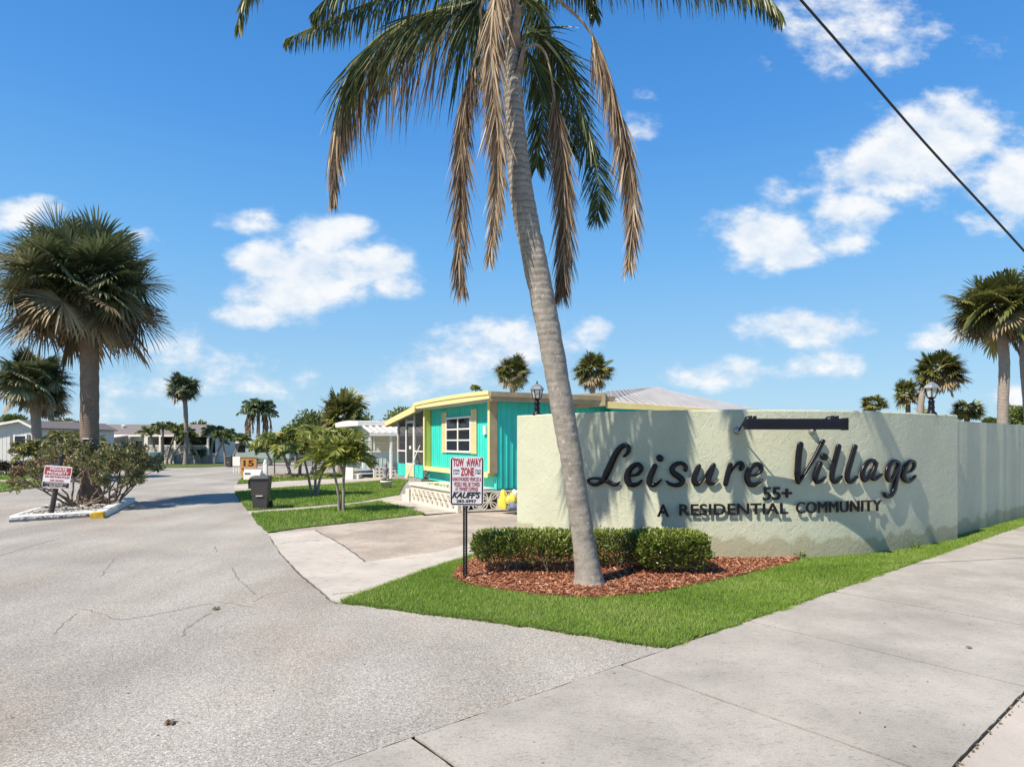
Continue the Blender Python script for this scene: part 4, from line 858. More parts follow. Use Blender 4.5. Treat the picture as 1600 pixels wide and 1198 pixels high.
# dead fronds (pixel path, depth offset from trunk)
frond([(790, -60, -.25), (774, -10, -.5), (768, 60, -.58), (772, 150, -.58), (778, 220, -.55), (774, 320, -.5), (764, 400, -.48)], 'dead', 1.0, .5, 460, .70, .024, 'pale dry frond hanging down in front of the trunk', t0=.02, g=.10, stm='petiole', v=(.35, 1))
frond([(780, -40, -.1), (752, 10, -.2), (752, 40, -.2), (745, 80, -.2), (733, 118, -.2), (726, 145, -.2), (721, 210, -.2), (721, 320, -.2), (717, 400, -.2), (722, 440, -.2)], 'dead', .95, .6, 480, .74, .021, DL, t0=.36, g=.1, stm='petiole', v=(0, .75))
frond([(815, 80, .1), (838, 70, .2), (855, 92, .25), (866, 150, .25), (878, 230, .25), (882, 320, .25), (880, 400, .25), (877, 445, .25)], 'dead', .95, .6, 460, .74, .021, DL, t0=.42, g=.1, stm='petiole', v=(0, .7))
frond([(830, -60, .0), (865, -8, .0), (908, 33, .05), (938, 78, .1), (962, 150, .1), (980, 230, .1), (989, 330, .1), (982, 410, .1)], 'dead', 1.05, .5, 540, .74, .021, DL, t0=.36, g=.1, stm='petiole', v=(.1, .95))
frond([(780, -20, .0), (736, 5, .05), (660, 22, .1), (594, 56, .1), (551, 105, .1), (531, 160, .1), (521, 230, .1), (521, 300, .1)], 'green', 2.2, .6, 400, .50, .027, 'long left frond half green with a dry brown tip', t0=.08, g=.18, deadtip=.62, v=(0, 1))
# green fronds
frond([(790, -40, .0), (720, -30, -.2), (640, -14, -.4), (560, 12, -.5), (500, 38, -.5), (445, 62, -.5)], 'green', .8, .35, 169, .55, .023, t0=.1, g=.25, v=(.1, .8))
frond([(795, -60, -.1), (700, -70, -.4), (600, -45, -.7), (520, -8, -.8), (487, 22, -.8)], 'green', .8, .35, 156, .55, .023, t0=.1, g=.25, v=(.1, .8))
frond([(770, 0, .3), (735, -5, .6), (690, 10, 1.0), (650, 45, 1.4), (620, 95, 1.6), (600, 140, 1.7)], 'green', .8, .4, 156, .45, .023, t0=.1, g=.25, v=(0, .7))
frond([(820, 40, .2), (850, 60, .5), (880, 95, .7), (905, 160, .85), (925, 230, .9), (938, 300, .9), (932, 338, .9)], 'green', 1.15, .5, 190, .32, .026, t0=.1, g=.2, v=(0, .6))
frond([(812, 70, .3), (835, 100, .5), (848, 160, .6), (845, 220, .6), (838, 262, .6)], 'green', 1.0, .5, 150, .42, .026, t0=.1, g=.2, v=(.1, .9))
frond([(812, 60, .3), (845, 50, .8), (872, 100, 1.2), (888, 180, 1.3), (895, 240, 1.3)], 'green', 1.0, .5, 150, .4, .026, t0=.1, g=.2, v=(0, .6))
frond([(790, -60, -.2), (600, -170, -.8), (470, -110, -1.0), (395, -30, -1.1), (372, 40, -1.1)], 'green', .7, .35, 169, .6, .023, t0=.1, g=.25, v=(.4, 1))
frond([(810, -60, -.1), (930, -62, -.2), (1080, -52, -.35), (1175, -25, -.45), (1222, 22, -.5)], 'green', .9, .45, 234, .60, .023, t0=.1, g=.25, v=(.1, .9))
frond([(810, -80, .4), (930, -150, 1.2), (1030, -120, 1.8), (1100, -60, 2.1), (1130, -10, 2.2)], 'green', .8, .35, 156, .62, .023, t0=.1, g=.25, v=(0, .6))
for a, el, Lf in ((1.2, 1.2, 3.0), (1.9, 1.0, 3.0), (.4, 1.35, 2.8)):
    h = hub + V((0, 0, .45)); dx = V((math.cos(a), math.sin(a), 0)); pts = []
    for i in range(7):
        t = i / 6; pts.append(h + dx * (Lf * .8 * math.sin(t * 1.5) * math.cos(el * .6)) + V((0, 0, Lf * (math.sin(el) * t - .95 * t * t))))
    mb, st = MB(), MB(); feather(mb, st, pts, .75, .35, 110, .45, .03, 0, .8, .1, (1, -1), .22, .15, (.028, .007))
    o = len(mb.v); mb.v += st.v; mb.f += [tuple(i + o for i in f) for f in st.f]; mb.a += st.a; mb.m += [1] * len(st.f); mb.build('frond', [M['queen'], M['gstalk']], qp, fix=False)
# ---- cabbage (sabal) palms
def fan(mb, st, base, d, R_, nseg, w, droop, a0, a1, plen):
    d = d.normalized(); tip = base + d * plen + V((0, 0, -plen * droop * .35)); mid = base + d * plen * .5 + V((0, 0, plen * .03)); d2 = (tip - mid).normalized()
    if st is not None: st.tube([base, mid, tip], [.022, .018, .014], 4)
    s = d2.cross(V((0, 0, 1)))
    if s.length < .15: s = V((R(-1, 1), R(-1, 1), 0))
    s.normalize(); nrm = s.cross(d2)
    if nrm.z < 0: nrm = -nrm
    at0 = R(a0, a1); roll = R(-1.0, 1.0); s = (s * math.cos(roll) + nrm * math.sin(roll)).normalized()
    for k in range(nseg):
        an = math.radians(-118 + 236 * (k + R(-.3, .3)) / (nseg - 1)); L = R_ * (.72 + .28 * math.cos(an * .7)) * R(.85, 1.08)
        dd = d2 * math.cos(an) + s * math.sin(an) - nrm * (.28 * abs(math.sin(an))) + V((0, 0, .12)); dd.normalize()
        wv = dd.cross(nrm).normalized(); p1 = tip + dd * L * .45; dr = droop * L * (.25 + .2 * R(0, 1))
        p2 = tip + dd * L * .78 + V((0, 0, -dr * .55)); p3 = tip + dd * L * .96 + V((0, 0, -dr * 1.45)); at = min(1, max(0, at0 + R(-.18, .22)))
        ww = w * R(.8, 1.15); mb.quad(tip - wv * ww * .15, tip + wv * ww * .15, p1 + wv * ww * .5, p1 - wv * ww * .5, at)
        mb.quad(p1 - wv * ww * .5, p1 + wv * ww * .5, p2 + wv * ww * .36, p2 - wv * ww * .36, at); mb.tri(p2 - wv * ww * .36, p2 + wv * ww * .36, p3, at)
def sabal(px, pyc, rx, ry, tpath, tw, Y, nf, nseg, label, group, mat='sabal', dead=.22, trunk='strunk', cname='cabbage_palm', base_flare=1.3, stalk=True, seedh=None):
    sc = Y / F; c = P(px, pyc, Y); tp = [P(x, y, Y) for x, y in tpath]; b0 = V((tp[0].x, Y, 0)); e = empty(cname, b0, label, 'palm', group)
    q = crom([V((b0.x, Y, -.1)), V((b0.x + (tp[0].x - b0.x), Y, .25))] + [t for t in tp if t.z > .4] + [c + V((0, 0, -ry * sc * .25))], 10); r0 = tw * sc / 2
    rad = [r0 * (base_flare - (base_flare - 1) * min(1, max(0, p.z) / .8)) * (1 + .03 * math.sin(i * 2.3)) for i, p in enumerate(q)]
    b = MB(); b.tube(q, rad, 14); b.build('trunk', M[trunk], e, True)
    b = MB(); top = q[-1]; dn = (q[-8] - q[-1]).normalized()
    for k in range(34):
        a = k * 2.4; h = R(-.1, .75) * ry * sc * .5; p = top + dn * h + V((math.cos(a), math.sin(a), 0)) * r0 * .8; o = V((math.cos(a), math.sin(a), .9)) * r0 * R(.8, 1.6)
        w = V((-math.sin(a), math.cos(a), 0)) * r0 * .35; b.quad(p - w, p + w, p + o + w * .3, p + o - w * .3)
    b.build('leaf_bases', M['boots'], e, fix=False)
    g, dm, st = MB(), MB(), MB(); RX, RZ = rx * sc, ry * sc
    for k in range(nf):
        f = (k + .5) / nf; el = math.asin(1 - 2 * f * .955); a = k * 2.39996 + R(-.25, .25); el = el + R(-.15, .15)
        d = V((math.cos(a) * math.cos(el) * RX, math.sin(a) * math.cos(el) * RX, math.sin(el) * RZ)); L = d.length; dn_ = d.normalized()
        isd = (el < -.35 and R(0, 1) < dead * 2.2) or R(0, 1) < dead * .12; droop = .08 + .22 * f + R(0, .15); el2 = R(.72, 1.0) if R(0, 1) < .72 else R(.15, .6)
        hubp = top + V((0, 0, ry * sc * .25)) + V((math.cos(a), math.sin(a), 0)) * r0 * .5
        fan(dm if isd else g, st if stalk else None, hubp, dn_ + V((0, 0, .1)), L * R(.42, .52), nseg, L * (.040 if nseg > 30 else .052) * 24 / nseg, droop, 0, .75 if f > .4 else .6, L * R(.50, .68) * el2)
    g.build('crown', M[mat], e, fix=False)
    if dm.v: dm.build('dead_fronds', M['deads'], e, fix=False)
    if st.v: st.build('stalks', M['gstalk'], e, fix=False)
    return e
GP = 'cabbage palms round the village'
sabal(133, 452, 134, 128, [(141, 786), (140, 700), (140, 600), (139, 530)], 25.5, 22.6, 135, 36, 'large dense cabbage palm growing from the kerbed island', GP, dead=.42, base_flare=1.75)
sabal(52, 592, 64, 58, [(58, 735), (58, 690), (55, 640)], 13.5, 38, 90, 26, 'cabbage palm with a pale trunk in front of the house at far left', GP, trunk='strunk2')
sabal(72, 632, 38, 30, [(84, 715), (85, 690), (83, 660)], 7, 55, 36, 18, 'brownish cabbage palm behind the two taller palms at left', GP, mat='sabalr', dead=.5, trunk='strunk2', stalk=False)
sabal(287, 604, 32, 29, [(290, 726), (291, 690), (290, 640)], 6.5, 63, 64, 22, 'slender cabbage palm with a round crown across the road', GP, trunk='strunk2', stalk=False)
sabal(535, 652, 46, 58, [(533, 730), (533, 700), (534, 685)], 9, 47, 80, 16, 'bushy cabbage palm behind the white mobile home', GP, mat='sabalr', dead=.3, stalk=False)
sabal(801, 580, 33, 33, [(801, 720), (801, 640), (801, 600)], 8, 44, 74, 22, 'round cabbage palm crown above the turquoise home left of the big trunk', GP, mat='sabalr', trunk='strunk2', stalk=False)
sabal(927, 577, 36, 36, [(926, 720), (926, 640), (926, 600)], 8, 44, 78, 22, 'round yellowish cabbage palm crown just right of the big trunk', GP, mat='sabalr', dead=.4, trunk='strunk2', stalk=False)
sabal(1560, 483, 80, 68, [(1566, 745), (1567, 640), (1569, 560)], 15, 31, 100, 28, 'tall cabbage palm rising behind the receding wall at right', GP, mat='sabalr', dead=.4, trunk='strunk2')
sabal(1640, 470, 70, 66, [(1612, 745), (1606, 640), (1600, 560), (1604, 520)], 12, 33, 80, 26, 'second tall palm cut off by the right edge of the photo', GP, mat='sabalr', trunk='strunk2')
sabal(1467, 580, 44, 40, [(1432, 740), (1438, 640), (1445, 610)], 9, 40, 84, 22, 'leaning cabbage palm behind the right wall lantern', GP, mat='sabalr', dead=.45, trunk='strunk2', stalk=False)
sabal(1418, 614, 24, 27, [(1420, 740), (1419, 650)], 7, 43, 60, 20, 'smaller cabbage palm touching the leaning one behind the wall', GP, mat='sabalr', dead=.3, stalk=False)
sabal(1366, 630, 24, 16, [(1366, 730), (1366, 650)], 6, 46, 56, 20, 'low palm crown peeping over the wall above the word Village', GP, mat='sabalr', dead=.1, stalk=False)
sabal(1511, 641, 28, 22, [(1511, 730), (1511, 660)], 7, 42, 60, 20, 'low palm crown peeping over the wall right of the lantern', GP, mat='sabalr', dead=.1, stalk=False)
sabal(1440, 640, 14, 8, [(1440, 730), (1440, 650)], 5, 48, 22, 14, 'tiny palm tip showing over the wall left of the lantern post', GP, mat='sabalr', dead=.1, stalk=False)
# ---- feather palms: coconut, small multi trunk palms
def multi_palm(base, trunks, label, group, mat='xmas', name='clump_palm', nf=9, Lf=1.2, ll=.42, nl=34, tw=.05, w=.034, tmat='strunk2', arch=.9, hang=.18, skirt=0, lg=.16, fw=.75):
    e = empty(name, base, label, 'palm', group)
    for (dx, dy, h, lx) in trunks:
        p0 = base + V((dx, dy, 0)); p1 = p0 + V((lx * .35, 0, h * .5)); p2 = p0 + V((lx, R(-.1, .1), h)); b = MB()
        b.tube(crom([p0 - V((0, 0, .05)), p0.lerp(p1, .4) + V((lx * -.1, 0, 0)), p1, p2], 5), [tw * (1.25 - .45 * i / 15) for i in range(16)], 8); b.build('trunk', M[tmat], e, True)
        mb, st = MB(), MB()
        for k in range(nf):
            a = k * 2.4 + R(-.3, .3) + dx * 9; el = 1.42 - 1.2 * k / nf + R(-.12, .12); L = Lf * R(.8, 1.1); d = V((math.cos(a), math.sin(a), 0)); pts = []
            for i in range(5):
                t = i / 4; pts.append(p2 + d * (L * t * math.cos(el * .75) * (1 - .18 * t)) + V((0, 0, L * (math.sin(el) * t - arch * t * t * .62))))
            feather(mb, st, pts, ll, ll * .5, nl, hang, w, 0, .9, .15, (1, -1), lg, .1, (tw * .35, .006), fw)
        o = len(mb.v); mb.v += st.v; mb.f += [tuple(i + o for i in f) for f in st.f]; mb.a += st.a; mb.m += [1] * len(st.f)
        mb.build('crown', [M[mat], M['gstalk']], e, fix=False)
        if skirt:
            mb = MB(); st = MB()
            for k in range(skirt):
                a = R(0, 6.28); d = V((math.cos(a), math.sin(a), 0)); L = Lf * R(.8, 1.1); pts = [p2, p2 + d * L * .35 + V((0, 0, .05 * L)), p2 + d * L * .5 + V((0, 0, -.35 * L)), p2 + d * L * .5 + V((0, 0, -L))]
                feather(mb, st, pts, ll, ll * .6, nl, .75, w, 0, 1, .3, (1, -1), .2)
            mb.build('dead_fronds', M['deadq'], e, fix=False)
    return e
GC = 'small clump palms on the lawns'
multi_palm(G(533, 800), [(-.07, 0, 1.72, -.20), (.06, .04, 1.95, .03), (.0, .09, 1.55, .12)], 'young clump palm with three pale stems on the lawn nearest the driveway', GC, nf=10, Lf=1.3, ll=.66, nl=22, w=.05, tw=.045, arch=.95, hang=.0, lg=.06, fw=1.2)
multi_palm(G(489, 775), [(-.1, 0, 1.75, -.3), (.08, .05, 1.9, .05), (.2, 0, 1.65, .35)], 'clump palm with dark stems standing behind the nearest young palm', GC, nf=8, Lf=1.3, ll=.62, nl=24, w=.05, tw=.055, hang=.0, arch=.9, lg=.07, fw=1.1)
multi_palm(G(470, 746), [(-.7, 0, 2.1, -.7), (-.1, .1, 2.4, .2), (.7, 0, 2.3, 1.0), (1.2, .3, 2.2, 1.6)], 'clump palm with bent brown stems in a mulch patch', GC, nf=11, Lf=2.5, ll=.95, nl=26, w=.10, tw=.1, arch=.95)
multi_palm(G(403, 719), [(0, 0, 6.0, .1)], 'coconut palm with drooping fronds beyond the far lane', None, mat='coco', name='coconut_palm', nf=38, Lf=2.9, ll=1.2, nl=30, w=.12, tw=.24, arch=.75, hang=.12, skirt=14)
multi_palm(G(253, 725.5), [(-.5, 0, 3.2, -.7), (0, .1, 3.6, .1), (.5, 0, 3.5, 1.0), (.9, 0, 3.0, 1.6)], 'clump palm in front of the white porch railing', GC, mat='dark', nf=10, Lf=1.7, ll=.7, nl=22, w=.1, tw=.12)
multi_palm(G(328, 725), [(-1, 0, 2.6, -1.3), (0, .1, 3.2, .4), (.5, 0, 3.0, 1.2)], 'clump palm at the right end of the porch', GC, mat='dark', nf=10, Lf=1.7, ll=.7, nl=22, w=.1, tw=.12)
multi_palm(G(352, 727), [(0, 0, 2.8, -.3), (.6, 0, 2.4, .9)], 'small palm on the far verge left of the white board', GC, mat='dark', nf=10, Lf=1.6, ll=.7, nl=22, w=.1, tw=.1)
multi_palm(G(311, 724.5), [(0, 0, 1.0, .1)], 'short dark palm in front of the grey porch base', GC, mat='dark', nf=11, Lf=1.4, ll=.55, nl=20, w=.1, tw=.12)
multi_palm(G(440, 727), [(-1.0, 0, 1.5, -.6), (.6, .4, 1.4, .5)], 'low dark feathery palm below the coconut palm', GC, mat='dark', nf=11, Lf=2.2, ll=.7, nl=22, w=.1, tw=.12)
multi_palm(G(343, 722), [(0, 0, 2.2, .1)], 'small pale palm in front of the green trailer home', GC, mat='sabal', nf=10, Lf=1.5, ll=.6, nl=20, w=.1, tw=.1)
multi_palm(V((P(95, 0, 36).x, 36, 0)), [(-.8, 0, 1.6, -.7), (0, .2, 2.2, .1), (.8, 0, 1.9, .8), (.3, -.3, 1.3, .4)], 'yellow green clump palm between the two big palm trunks', GC, mat='sabalr', nf=11, Lf=1.6, ll=.7, nl=24, w=.1, tw=.07)
b = MB()
for i in range(400):
    q = G(470, 746); a = R(0, 6.28); r = R(0, 1) ** .6; p = q + V((math.cos(a) * 2.2 * r, math.sin(a) * 1.6 * r, R(.05, .2))); b.quad(p, p + V((R(.05, .2), R(-.1, .1), R(-.05, .05))), p + V((R(.05, .2), R(.05, .2), .05)), p + V((R(-.1, .1), .1, 0)), R(0, 1))
tag(b.build('fallen_leaves', M['deads'], fix=False), kind='stuff')
# ---- leafy masses
def leafquad(mb, p, d, L, w, at):
    d = d.normalized(); s = d.cross(rv());
    if s.length < .05: return
    s.normalize(); n = s.cross(d) * (L * .08)
    mb.quad(p, p + d * L * .5 + s * w * .5 + n, p + d * L, p + d * L * .5 - s * w * .5 + n, at)
def hedge(name, c, half, n, label, group, seed, leaf=.062, low=.2, rot=0.):
    global rnd
    r_ = random.Random(seed); e = empty(name, V((c[0], c[1], 0)), label, 'hedge', group); mb = MB(); ca, sa = math.cos(rot), math.sin(rot)
    hx, hy, hz = half
    def lump(a, b_, z): return 1 + .06 * math.sin(a * 5.1 + seed) * math.sin(b_ * 4.3 + 1) + .05 * math.sin(z * 9 + a * 7 + seed * 2)
    for i in range(n):
        u_, v_, w_ = r_.uniform(-1, 1), r_.uniform(-1, 1), r_.uniform(-1, 1); m_ = (abs(u_) ** 9 + abs(v_) ** 9 + abs(w_) ** 9) ** (1 / 9)
        s = r_.random() ** .22; k_ = s / max(m_, .01)
        u_, v_, w_ = u_ * k_, v_ * k_, w_ * k_
        taper = .86 + .14 * min(1, (w_ + 1) / .9)
        L = lump(u_ * hx, v_ * hy, w_ * hz); x, y, z = u_ * hx * L * taper, v_ * hy * L * taper, low + hz + w_ * hz * (1 + .05 * (L - 1) * 4)
        if w_ < -.35 and r_.random() < .6: continue
        if math.sin(x * 17 + seed) * math.sin(z * 23 + y * 9) > .55 and r_.random() < .7: continue
        if r_.random() < .006: z += r_.uniform(.02, .08)
        p = V((c[0] + ca * x - sa * y, c[1] + sa * x + ca * y, z + LZ)); d = V((x / hx, y / hy, .9 + (z - low - hz) / hz)).normalized() + V((r_.uniform(-1, 1), r_.uniform(-1, 1), r_.uniform(-.8, .8))) * .9
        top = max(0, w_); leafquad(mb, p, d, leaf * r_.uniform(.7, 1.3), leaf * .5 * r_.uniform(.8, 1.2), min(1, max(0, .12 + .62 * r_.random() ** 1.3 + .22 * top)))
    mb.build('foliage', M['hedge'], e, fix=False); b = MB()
    for i in range(int(26 * hx)):
        x, y = r_.uniform(-.85, .85) * hx, r_.uniform(-.8, .8) * hy; p = V((c[0] + ca * x - sa * y, c[1] + sa * x + ca * y, LZ)); q = p + V((r_.uniform(-.12, .12), r_.uniform(-.1, .1), .3)); b.tube([p, q], [.010, .007], 4)
        for k in range(4): b.tube([q, q + V((r_.uniform(-.18, .18), r_.uniform(-.15, .15), r_.uniform(.1, .3)))], [.006, .003], 3)
    b.build('stems', M['twig'], e, fix=False)
GH = 'clipped shrubs in the mulch bed'
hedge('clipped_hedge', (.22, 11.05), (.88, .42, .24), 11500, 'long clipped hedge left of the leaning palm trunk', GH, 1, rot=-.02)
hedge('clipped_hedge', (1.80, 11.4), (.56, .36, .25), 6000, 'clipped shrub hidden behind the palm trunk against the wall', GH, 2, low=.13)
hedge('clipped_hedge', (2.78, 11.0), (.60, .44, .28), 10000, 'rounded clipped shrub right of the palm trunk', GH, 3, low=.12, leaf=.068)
# weeds at the wall foot
for i, (px, py) in enumerate(((1112, 866), (1248, 876), (1424, 857))):
    q = wallpt(px, py, .08); q.z = LZ; mb = MB()
    for k in range(26): leafquad(mb, q + V((R(-.08, .08), R(-.05, .05), R(0, .12))), V((R(-1, 1), R(-1, .2), R(.2, 1))), R(.04, .09), R(.02, .035), R(.2, .8))
    tag(mb.build('weed', M['hedge'], fix=False), ('small weed at the wall foot beside the rounded shrub', 'small weed where the mulch meets the lawn at the wall', 'small weed at the foot of the far right end of the lettered wall')[i], 'weed')
# island shrub: crooked branches with leaf tufts
def bushy(name, base, nb, spread, height, leafm_, nleaf, ls, label, seed, group=None, cat='shrub', upb=.7, redside=False, thick=.05):
    r_ = random.Random(seed); e = empty(name, base, label, cat, group); br = MB(); lf = MB(); rd = MB()
    def U_(a, b_): return r_.uniform(a, b_)
    def grow(p, d, L, r, lv):
        n = 4; pts = [p]
        for i in range(n): d = (d + V((U_(-1, 1), U_(-1, 1), U_(-.6, .8))) * .32).normalized(); p = p + d * L / n; p.z = max(p.z, base.z + .12); pts.append(p)
        br.tube(pts, [r * (1 - .45 * i / n) for i in range(n + 1)], 5)
        if lv == 0 or L < .25:
            tgt = rd if (redside and p.x < base.x - spread * .45 and U_(0, 1) < .6) else lf
            for q in pts[2:]:
                for k in range(nleaf):
                    dd = (d * .6 + V((U_(-1, 1), U_(-1, 1), U_(-.7, .9)))).normalized(); leafquad(tgt, q + V((U_(-1, 1), U_(-1, 1), U_(-1, 1))) * ls * .8, dd, ls * U_(.7, 1.4), ls * U_(.35, .55), min(1, max(0, U_(0, 1) ** 1.4)))
            return
        for k in range(r_.choice((2, 3, 3))):
            dd = (d + V((U_(-1, 1), U_(-1, 1), U_(-.35, .75))) * .75).normalized(); grow(p, dd, L * U_(.6, .82), r * .62, lv - 1)
    for i in range(nb):
        a = 6.283 * i / nb + U_(-.3, .3); d = V((math.cos(a) * spread, math.sin(a) * spread * .8, height * upb * U_(.6, 1.3))).normalized(); grow(base + V((math.cos(a) * .2, math.sin(a) * .2, 0)), d, (spread ** 2 + height ** 2) ** .5 * .36, thick, 3)
    br.build('branches', M['twig'], e, fix=False); lf.build('leaves', M[leafm_], e, fix=False)
    if rd.v: rd.build('reddish_leaves', M['red'], e, fix=False)
    return e
q = G(118, 796); bushy('island_shrub', V((q.x - .1, 21.6, .06)), 10, 1.55, 1.9, 'croton', 10, .115, 'straggly leafy shrub with bare crooked branches round the island palm', 11, redside=True, thick=.045)
q = G(172, 792); bushy('island_shrub', V((q.x - .1, 22.3, .06)), 9, 1.1, 2.1, 'croton', 11, .12, 'denser leafy shrub right of the island palm trunk', 12, thick=.045)
def puff(name, c, half, n, leafm_, ls, label, seed, group=None, cat='shrub', trunk=None, lumps=9, ragged=.5):
    r_ = random.Random(seed); e = empty(name, V((c[0], c[1], 0)), label, cat, group); mb = MB(); cl = []
    for i in range(lumps):
        a = r_.uniform(0, 6.28); el = r_.uniform(-.5, 1.2); s = r_.uniform(.35, .75); cl.append((V((math.cos(a) * math.cos(el) * half[0] * s, math.sin(a) * math.cos(el) * half[1] * s, math.sin(el) * half[2] * s)), r_.uniform(.36, .62), r_.uniform(-.12, .12)))
    for i in range(n):
        o, s, tn = r_.choice(cl); v_ = V((r_.gauss(0, 1), r_.gauss(0, 1), r_.gauss(0, 1))).normalized() * (r_.random() ** (.33 + .2 * ragged)) * (1 + .25 * r_.random() * ragged)
        p = V(c) + o + V((v_.x * half[0] * s, v_.y * half[1] * s, v_.z * half[2] * s)); p.z = max(p.z, .05)
        leafquad(mb, p, v_ + V((r_.uniform(-1, 1), r_.uniform(-1, 1), r_.uniform(-1, 1))) * .8 + V((0, 0, .2)), ls * r_.uniform(.6, 1.4), ls * r_.uniform(.4, .7), min(1, max(0, .5 * r_.random() + .3 * r_.random() + tn + .1)))
    mb.build('crown' if trunk else 'foliage', M[leafm_], e, fix=False)
    b = MB(); z1 = c[2] if trunk else c[2] * .9
    b.tube([V((c[0], c[1], -.05)), V((c[0] + .1, c[1], z1 * .5)), V((c[0], c[1], z1))], [(trunk or .06) * k for k in (1.2, .9, .6)], 7)
    for k in range(5):
        a = k * 1.3; b.tube([V((c[0], c[1], z1 * .8)), V((c[0] + math.cos(a) * half[0] * .5, c[1] + math.sin(a) * half[1] * .5, c[2] + half[2] * .3))], [(trunk or .06) * .5, .02], 5)
    b.build('trunk' if trunk else 'stems', M['twig'], e, fix=False); return e
for i, (px, w, lab) in enumerate(((8, .9, 'dark purple shrub under the left end of the white house wall'), (24, 1.0, 'dark purple shrub directly below the shuttered window'), (43, .9, 'dark purple shrub at the right corner of the white house'))):
    c = P(px, 730, 43); puff('purple_shrub', (c.x, 43, .48), (w * .72, .6, .52), 1500, 'purple', .11, lab, 20 + i, 'dark shrubs along the left house')
GT = 'broadleaf trees beyond the homes'
for i, (px, py, hw, hh, Y, m_, lab) in enumerate(((490, 672, 36, 28, 60, 'dark', 'broad dark tree left of the bushy palm behind the white home'), (462, 685, 24, 22, 66, 'dark', 'loose dark tree just right of the coconut palm'), (565, 668, 28, 22, 62, 'dark', 'dark tree behind the left end of the white awning'),
        (640, 658, 34, 19, 60, 'dark', 'domed tree above the roof of the white mobile home'), (600, 672, 30, 14, 64, 'dark', 'low tree between the bushy palm and the domed tree'), (22, 664, 22, 15, 75, 'dark', 'spreading tree behind the far left roof'), (110, 672, 30, 16, 80, 'dark', 'tree behind the trunks of the two left palms'),
        (1592, 655, 24, 20, 52, 'dark', 'dark tree behind the receding wall at the right edge'), (1548, 662, 10, 7, 54, 'dark', 'small dark treetop left of the tall right palm trunk'), (350, 690, 40, 12, 95, 'dark', 'distant low tree line end above the green trailer home'), (310, 680, 16, 18, 82, 'dark', 'round tree behind the right end of the long house'))):
    c = P(px, py, Y); s = Y / F; puff('broadleaf_tree', tuple(c), (hw * s, hw * s * .8, hh * s), 2600, m_, .30 * Y / 60, lab, 40 + i, GT, 'tree', .16, 12)
c = P(743, 604, 31); multi_palm(V((c.x, 31, 0)), [(0, 0, c.z - .15, .0)], 'thin spindly tree tip above the turquoise roof', None, mat='xmas', name='spindly_tree', nf=9, Lf=.42, ll=.22, nl=10, w=.07, tw=.03, arch=.6)
# ------------------------------------------------------------------ homes
def frame(c, a, bdir):
    return lambda x, y, z: V((c[0] + a[0] * x + bdir[0] * y, c[1] + a[1] * x + bdir[1] * y, z))
Q, PB = V((.885, .466)), V((-.466, .885))
H0 = (-.475, 20.64); H = frame(H0, Q, PB)
th = empty('mobile_home', H(3, 3, 0), 'turquoise mobile home with yellow trim and a screened porch', 'mobile home')
def bx(*a, fr=H): m = MB(); m.box(*a, fr); return m
FL, TOP = .74, 3.62
b = MB(); b.box(0, 4.6, 0, 6.45, FL, TOP, H)
for i in range(21): b.box(.12 + i * .21, .155 + i * .21, -.018, .0, FL + .03, TOP - .02, H)
for i in range(30): b.box(-.016, .0, .1 + i * .215, .135 + i * .215, FL + .03, TOP, H)
b.build('wall', M['turq'], th)
# skirting and lower band
b = MB(); b.box(-.035, -.02, .0, 6.4, FL - .02, FL + .42, H); b.build('lower_panel', M['turq'], th)
# box surround
b = MB(); b.box(-.30, -.019, -.02, .13, 1.27, TOP, H); b.build('surround_post', M['tan'], th)  # side of the yellow-fronted post, its shade put into the darker colour
b = MB(); b.box(-.303, -.3005, -.02, .13, 1.27, TOP, H); b.box(-.30, -.02, .131, 6.3, 1.18, 1.27, H); b.box(-.304, -.3, .131, 6.3, 1.12, 1.30, H); b.box(-.304, -.3, 6.18, 6.34, 1.30, TOP, H); b.build('surround_trim', M['yellow'], th)
b = MB(); b.box(-.298, -.02, 6.2, 6.3, 1.28, TOP, H); b.build('surround_cheek', M['ygreen'], th)
# window and shutters
wz0, wz1, wb0, wb1 = 1.95, 3.18, 2.08, 4.36
b = MB(); b.box(-.05, -.017, wb0, wb1, wz0, wz1, H); wf = b.build('window', M['glass'], th)
b = MB(); b.box(-.075, -.0505, wb0 - .05, wb1 + .05, wz1 - .02, wz1 + .05, H); b.box(-.075, -.0505, wb0 - .05, wb1 + .05, wz0 - .05, wz0 + .02, H)
for bb in (wb0 - .05, (wb0 + wb1) / 2 - .04, wb1 - .02): b.box(-.074, -.0506, bb, bb + .08, wz0 + .021, wz1 - .021, H)
for k in (1, 2): zz = wz0 + (wz1 - wz0) * k / 3; b.box(-.070, -.0507, wb0 + .031, wb1 - .021, zz - .025, zz + .025, H)
b.build('frame', M['white'], wf)
for b0 in (wb0 - .50, wb1 + .06):
    b = MB(); b.box(-.06, -.018, b0, b0 + .06, wz0 - .08, wz1 + .28, H); b.box(-.06, -.018, b0 + .38, b0 + .44, wz0 - .08, wz1 + .28, H); b.box(-.05, -.018, b0 + .06, b0 + .38, wz0 - .08, wz1 + .28, H)
    for k in range(20): zz = wz0 - .04 + k * .078; b.box(-.062, -.05, b0 + .06, b0 + .38, zz, zz + .045, H)
    b.build('shutter', M['cream'], th)
b = MB(); b.box(-.09, -.02, .75, .95, 2.55, 2.85, H); b.build('wall_lamp', M['whitemetal'], th)
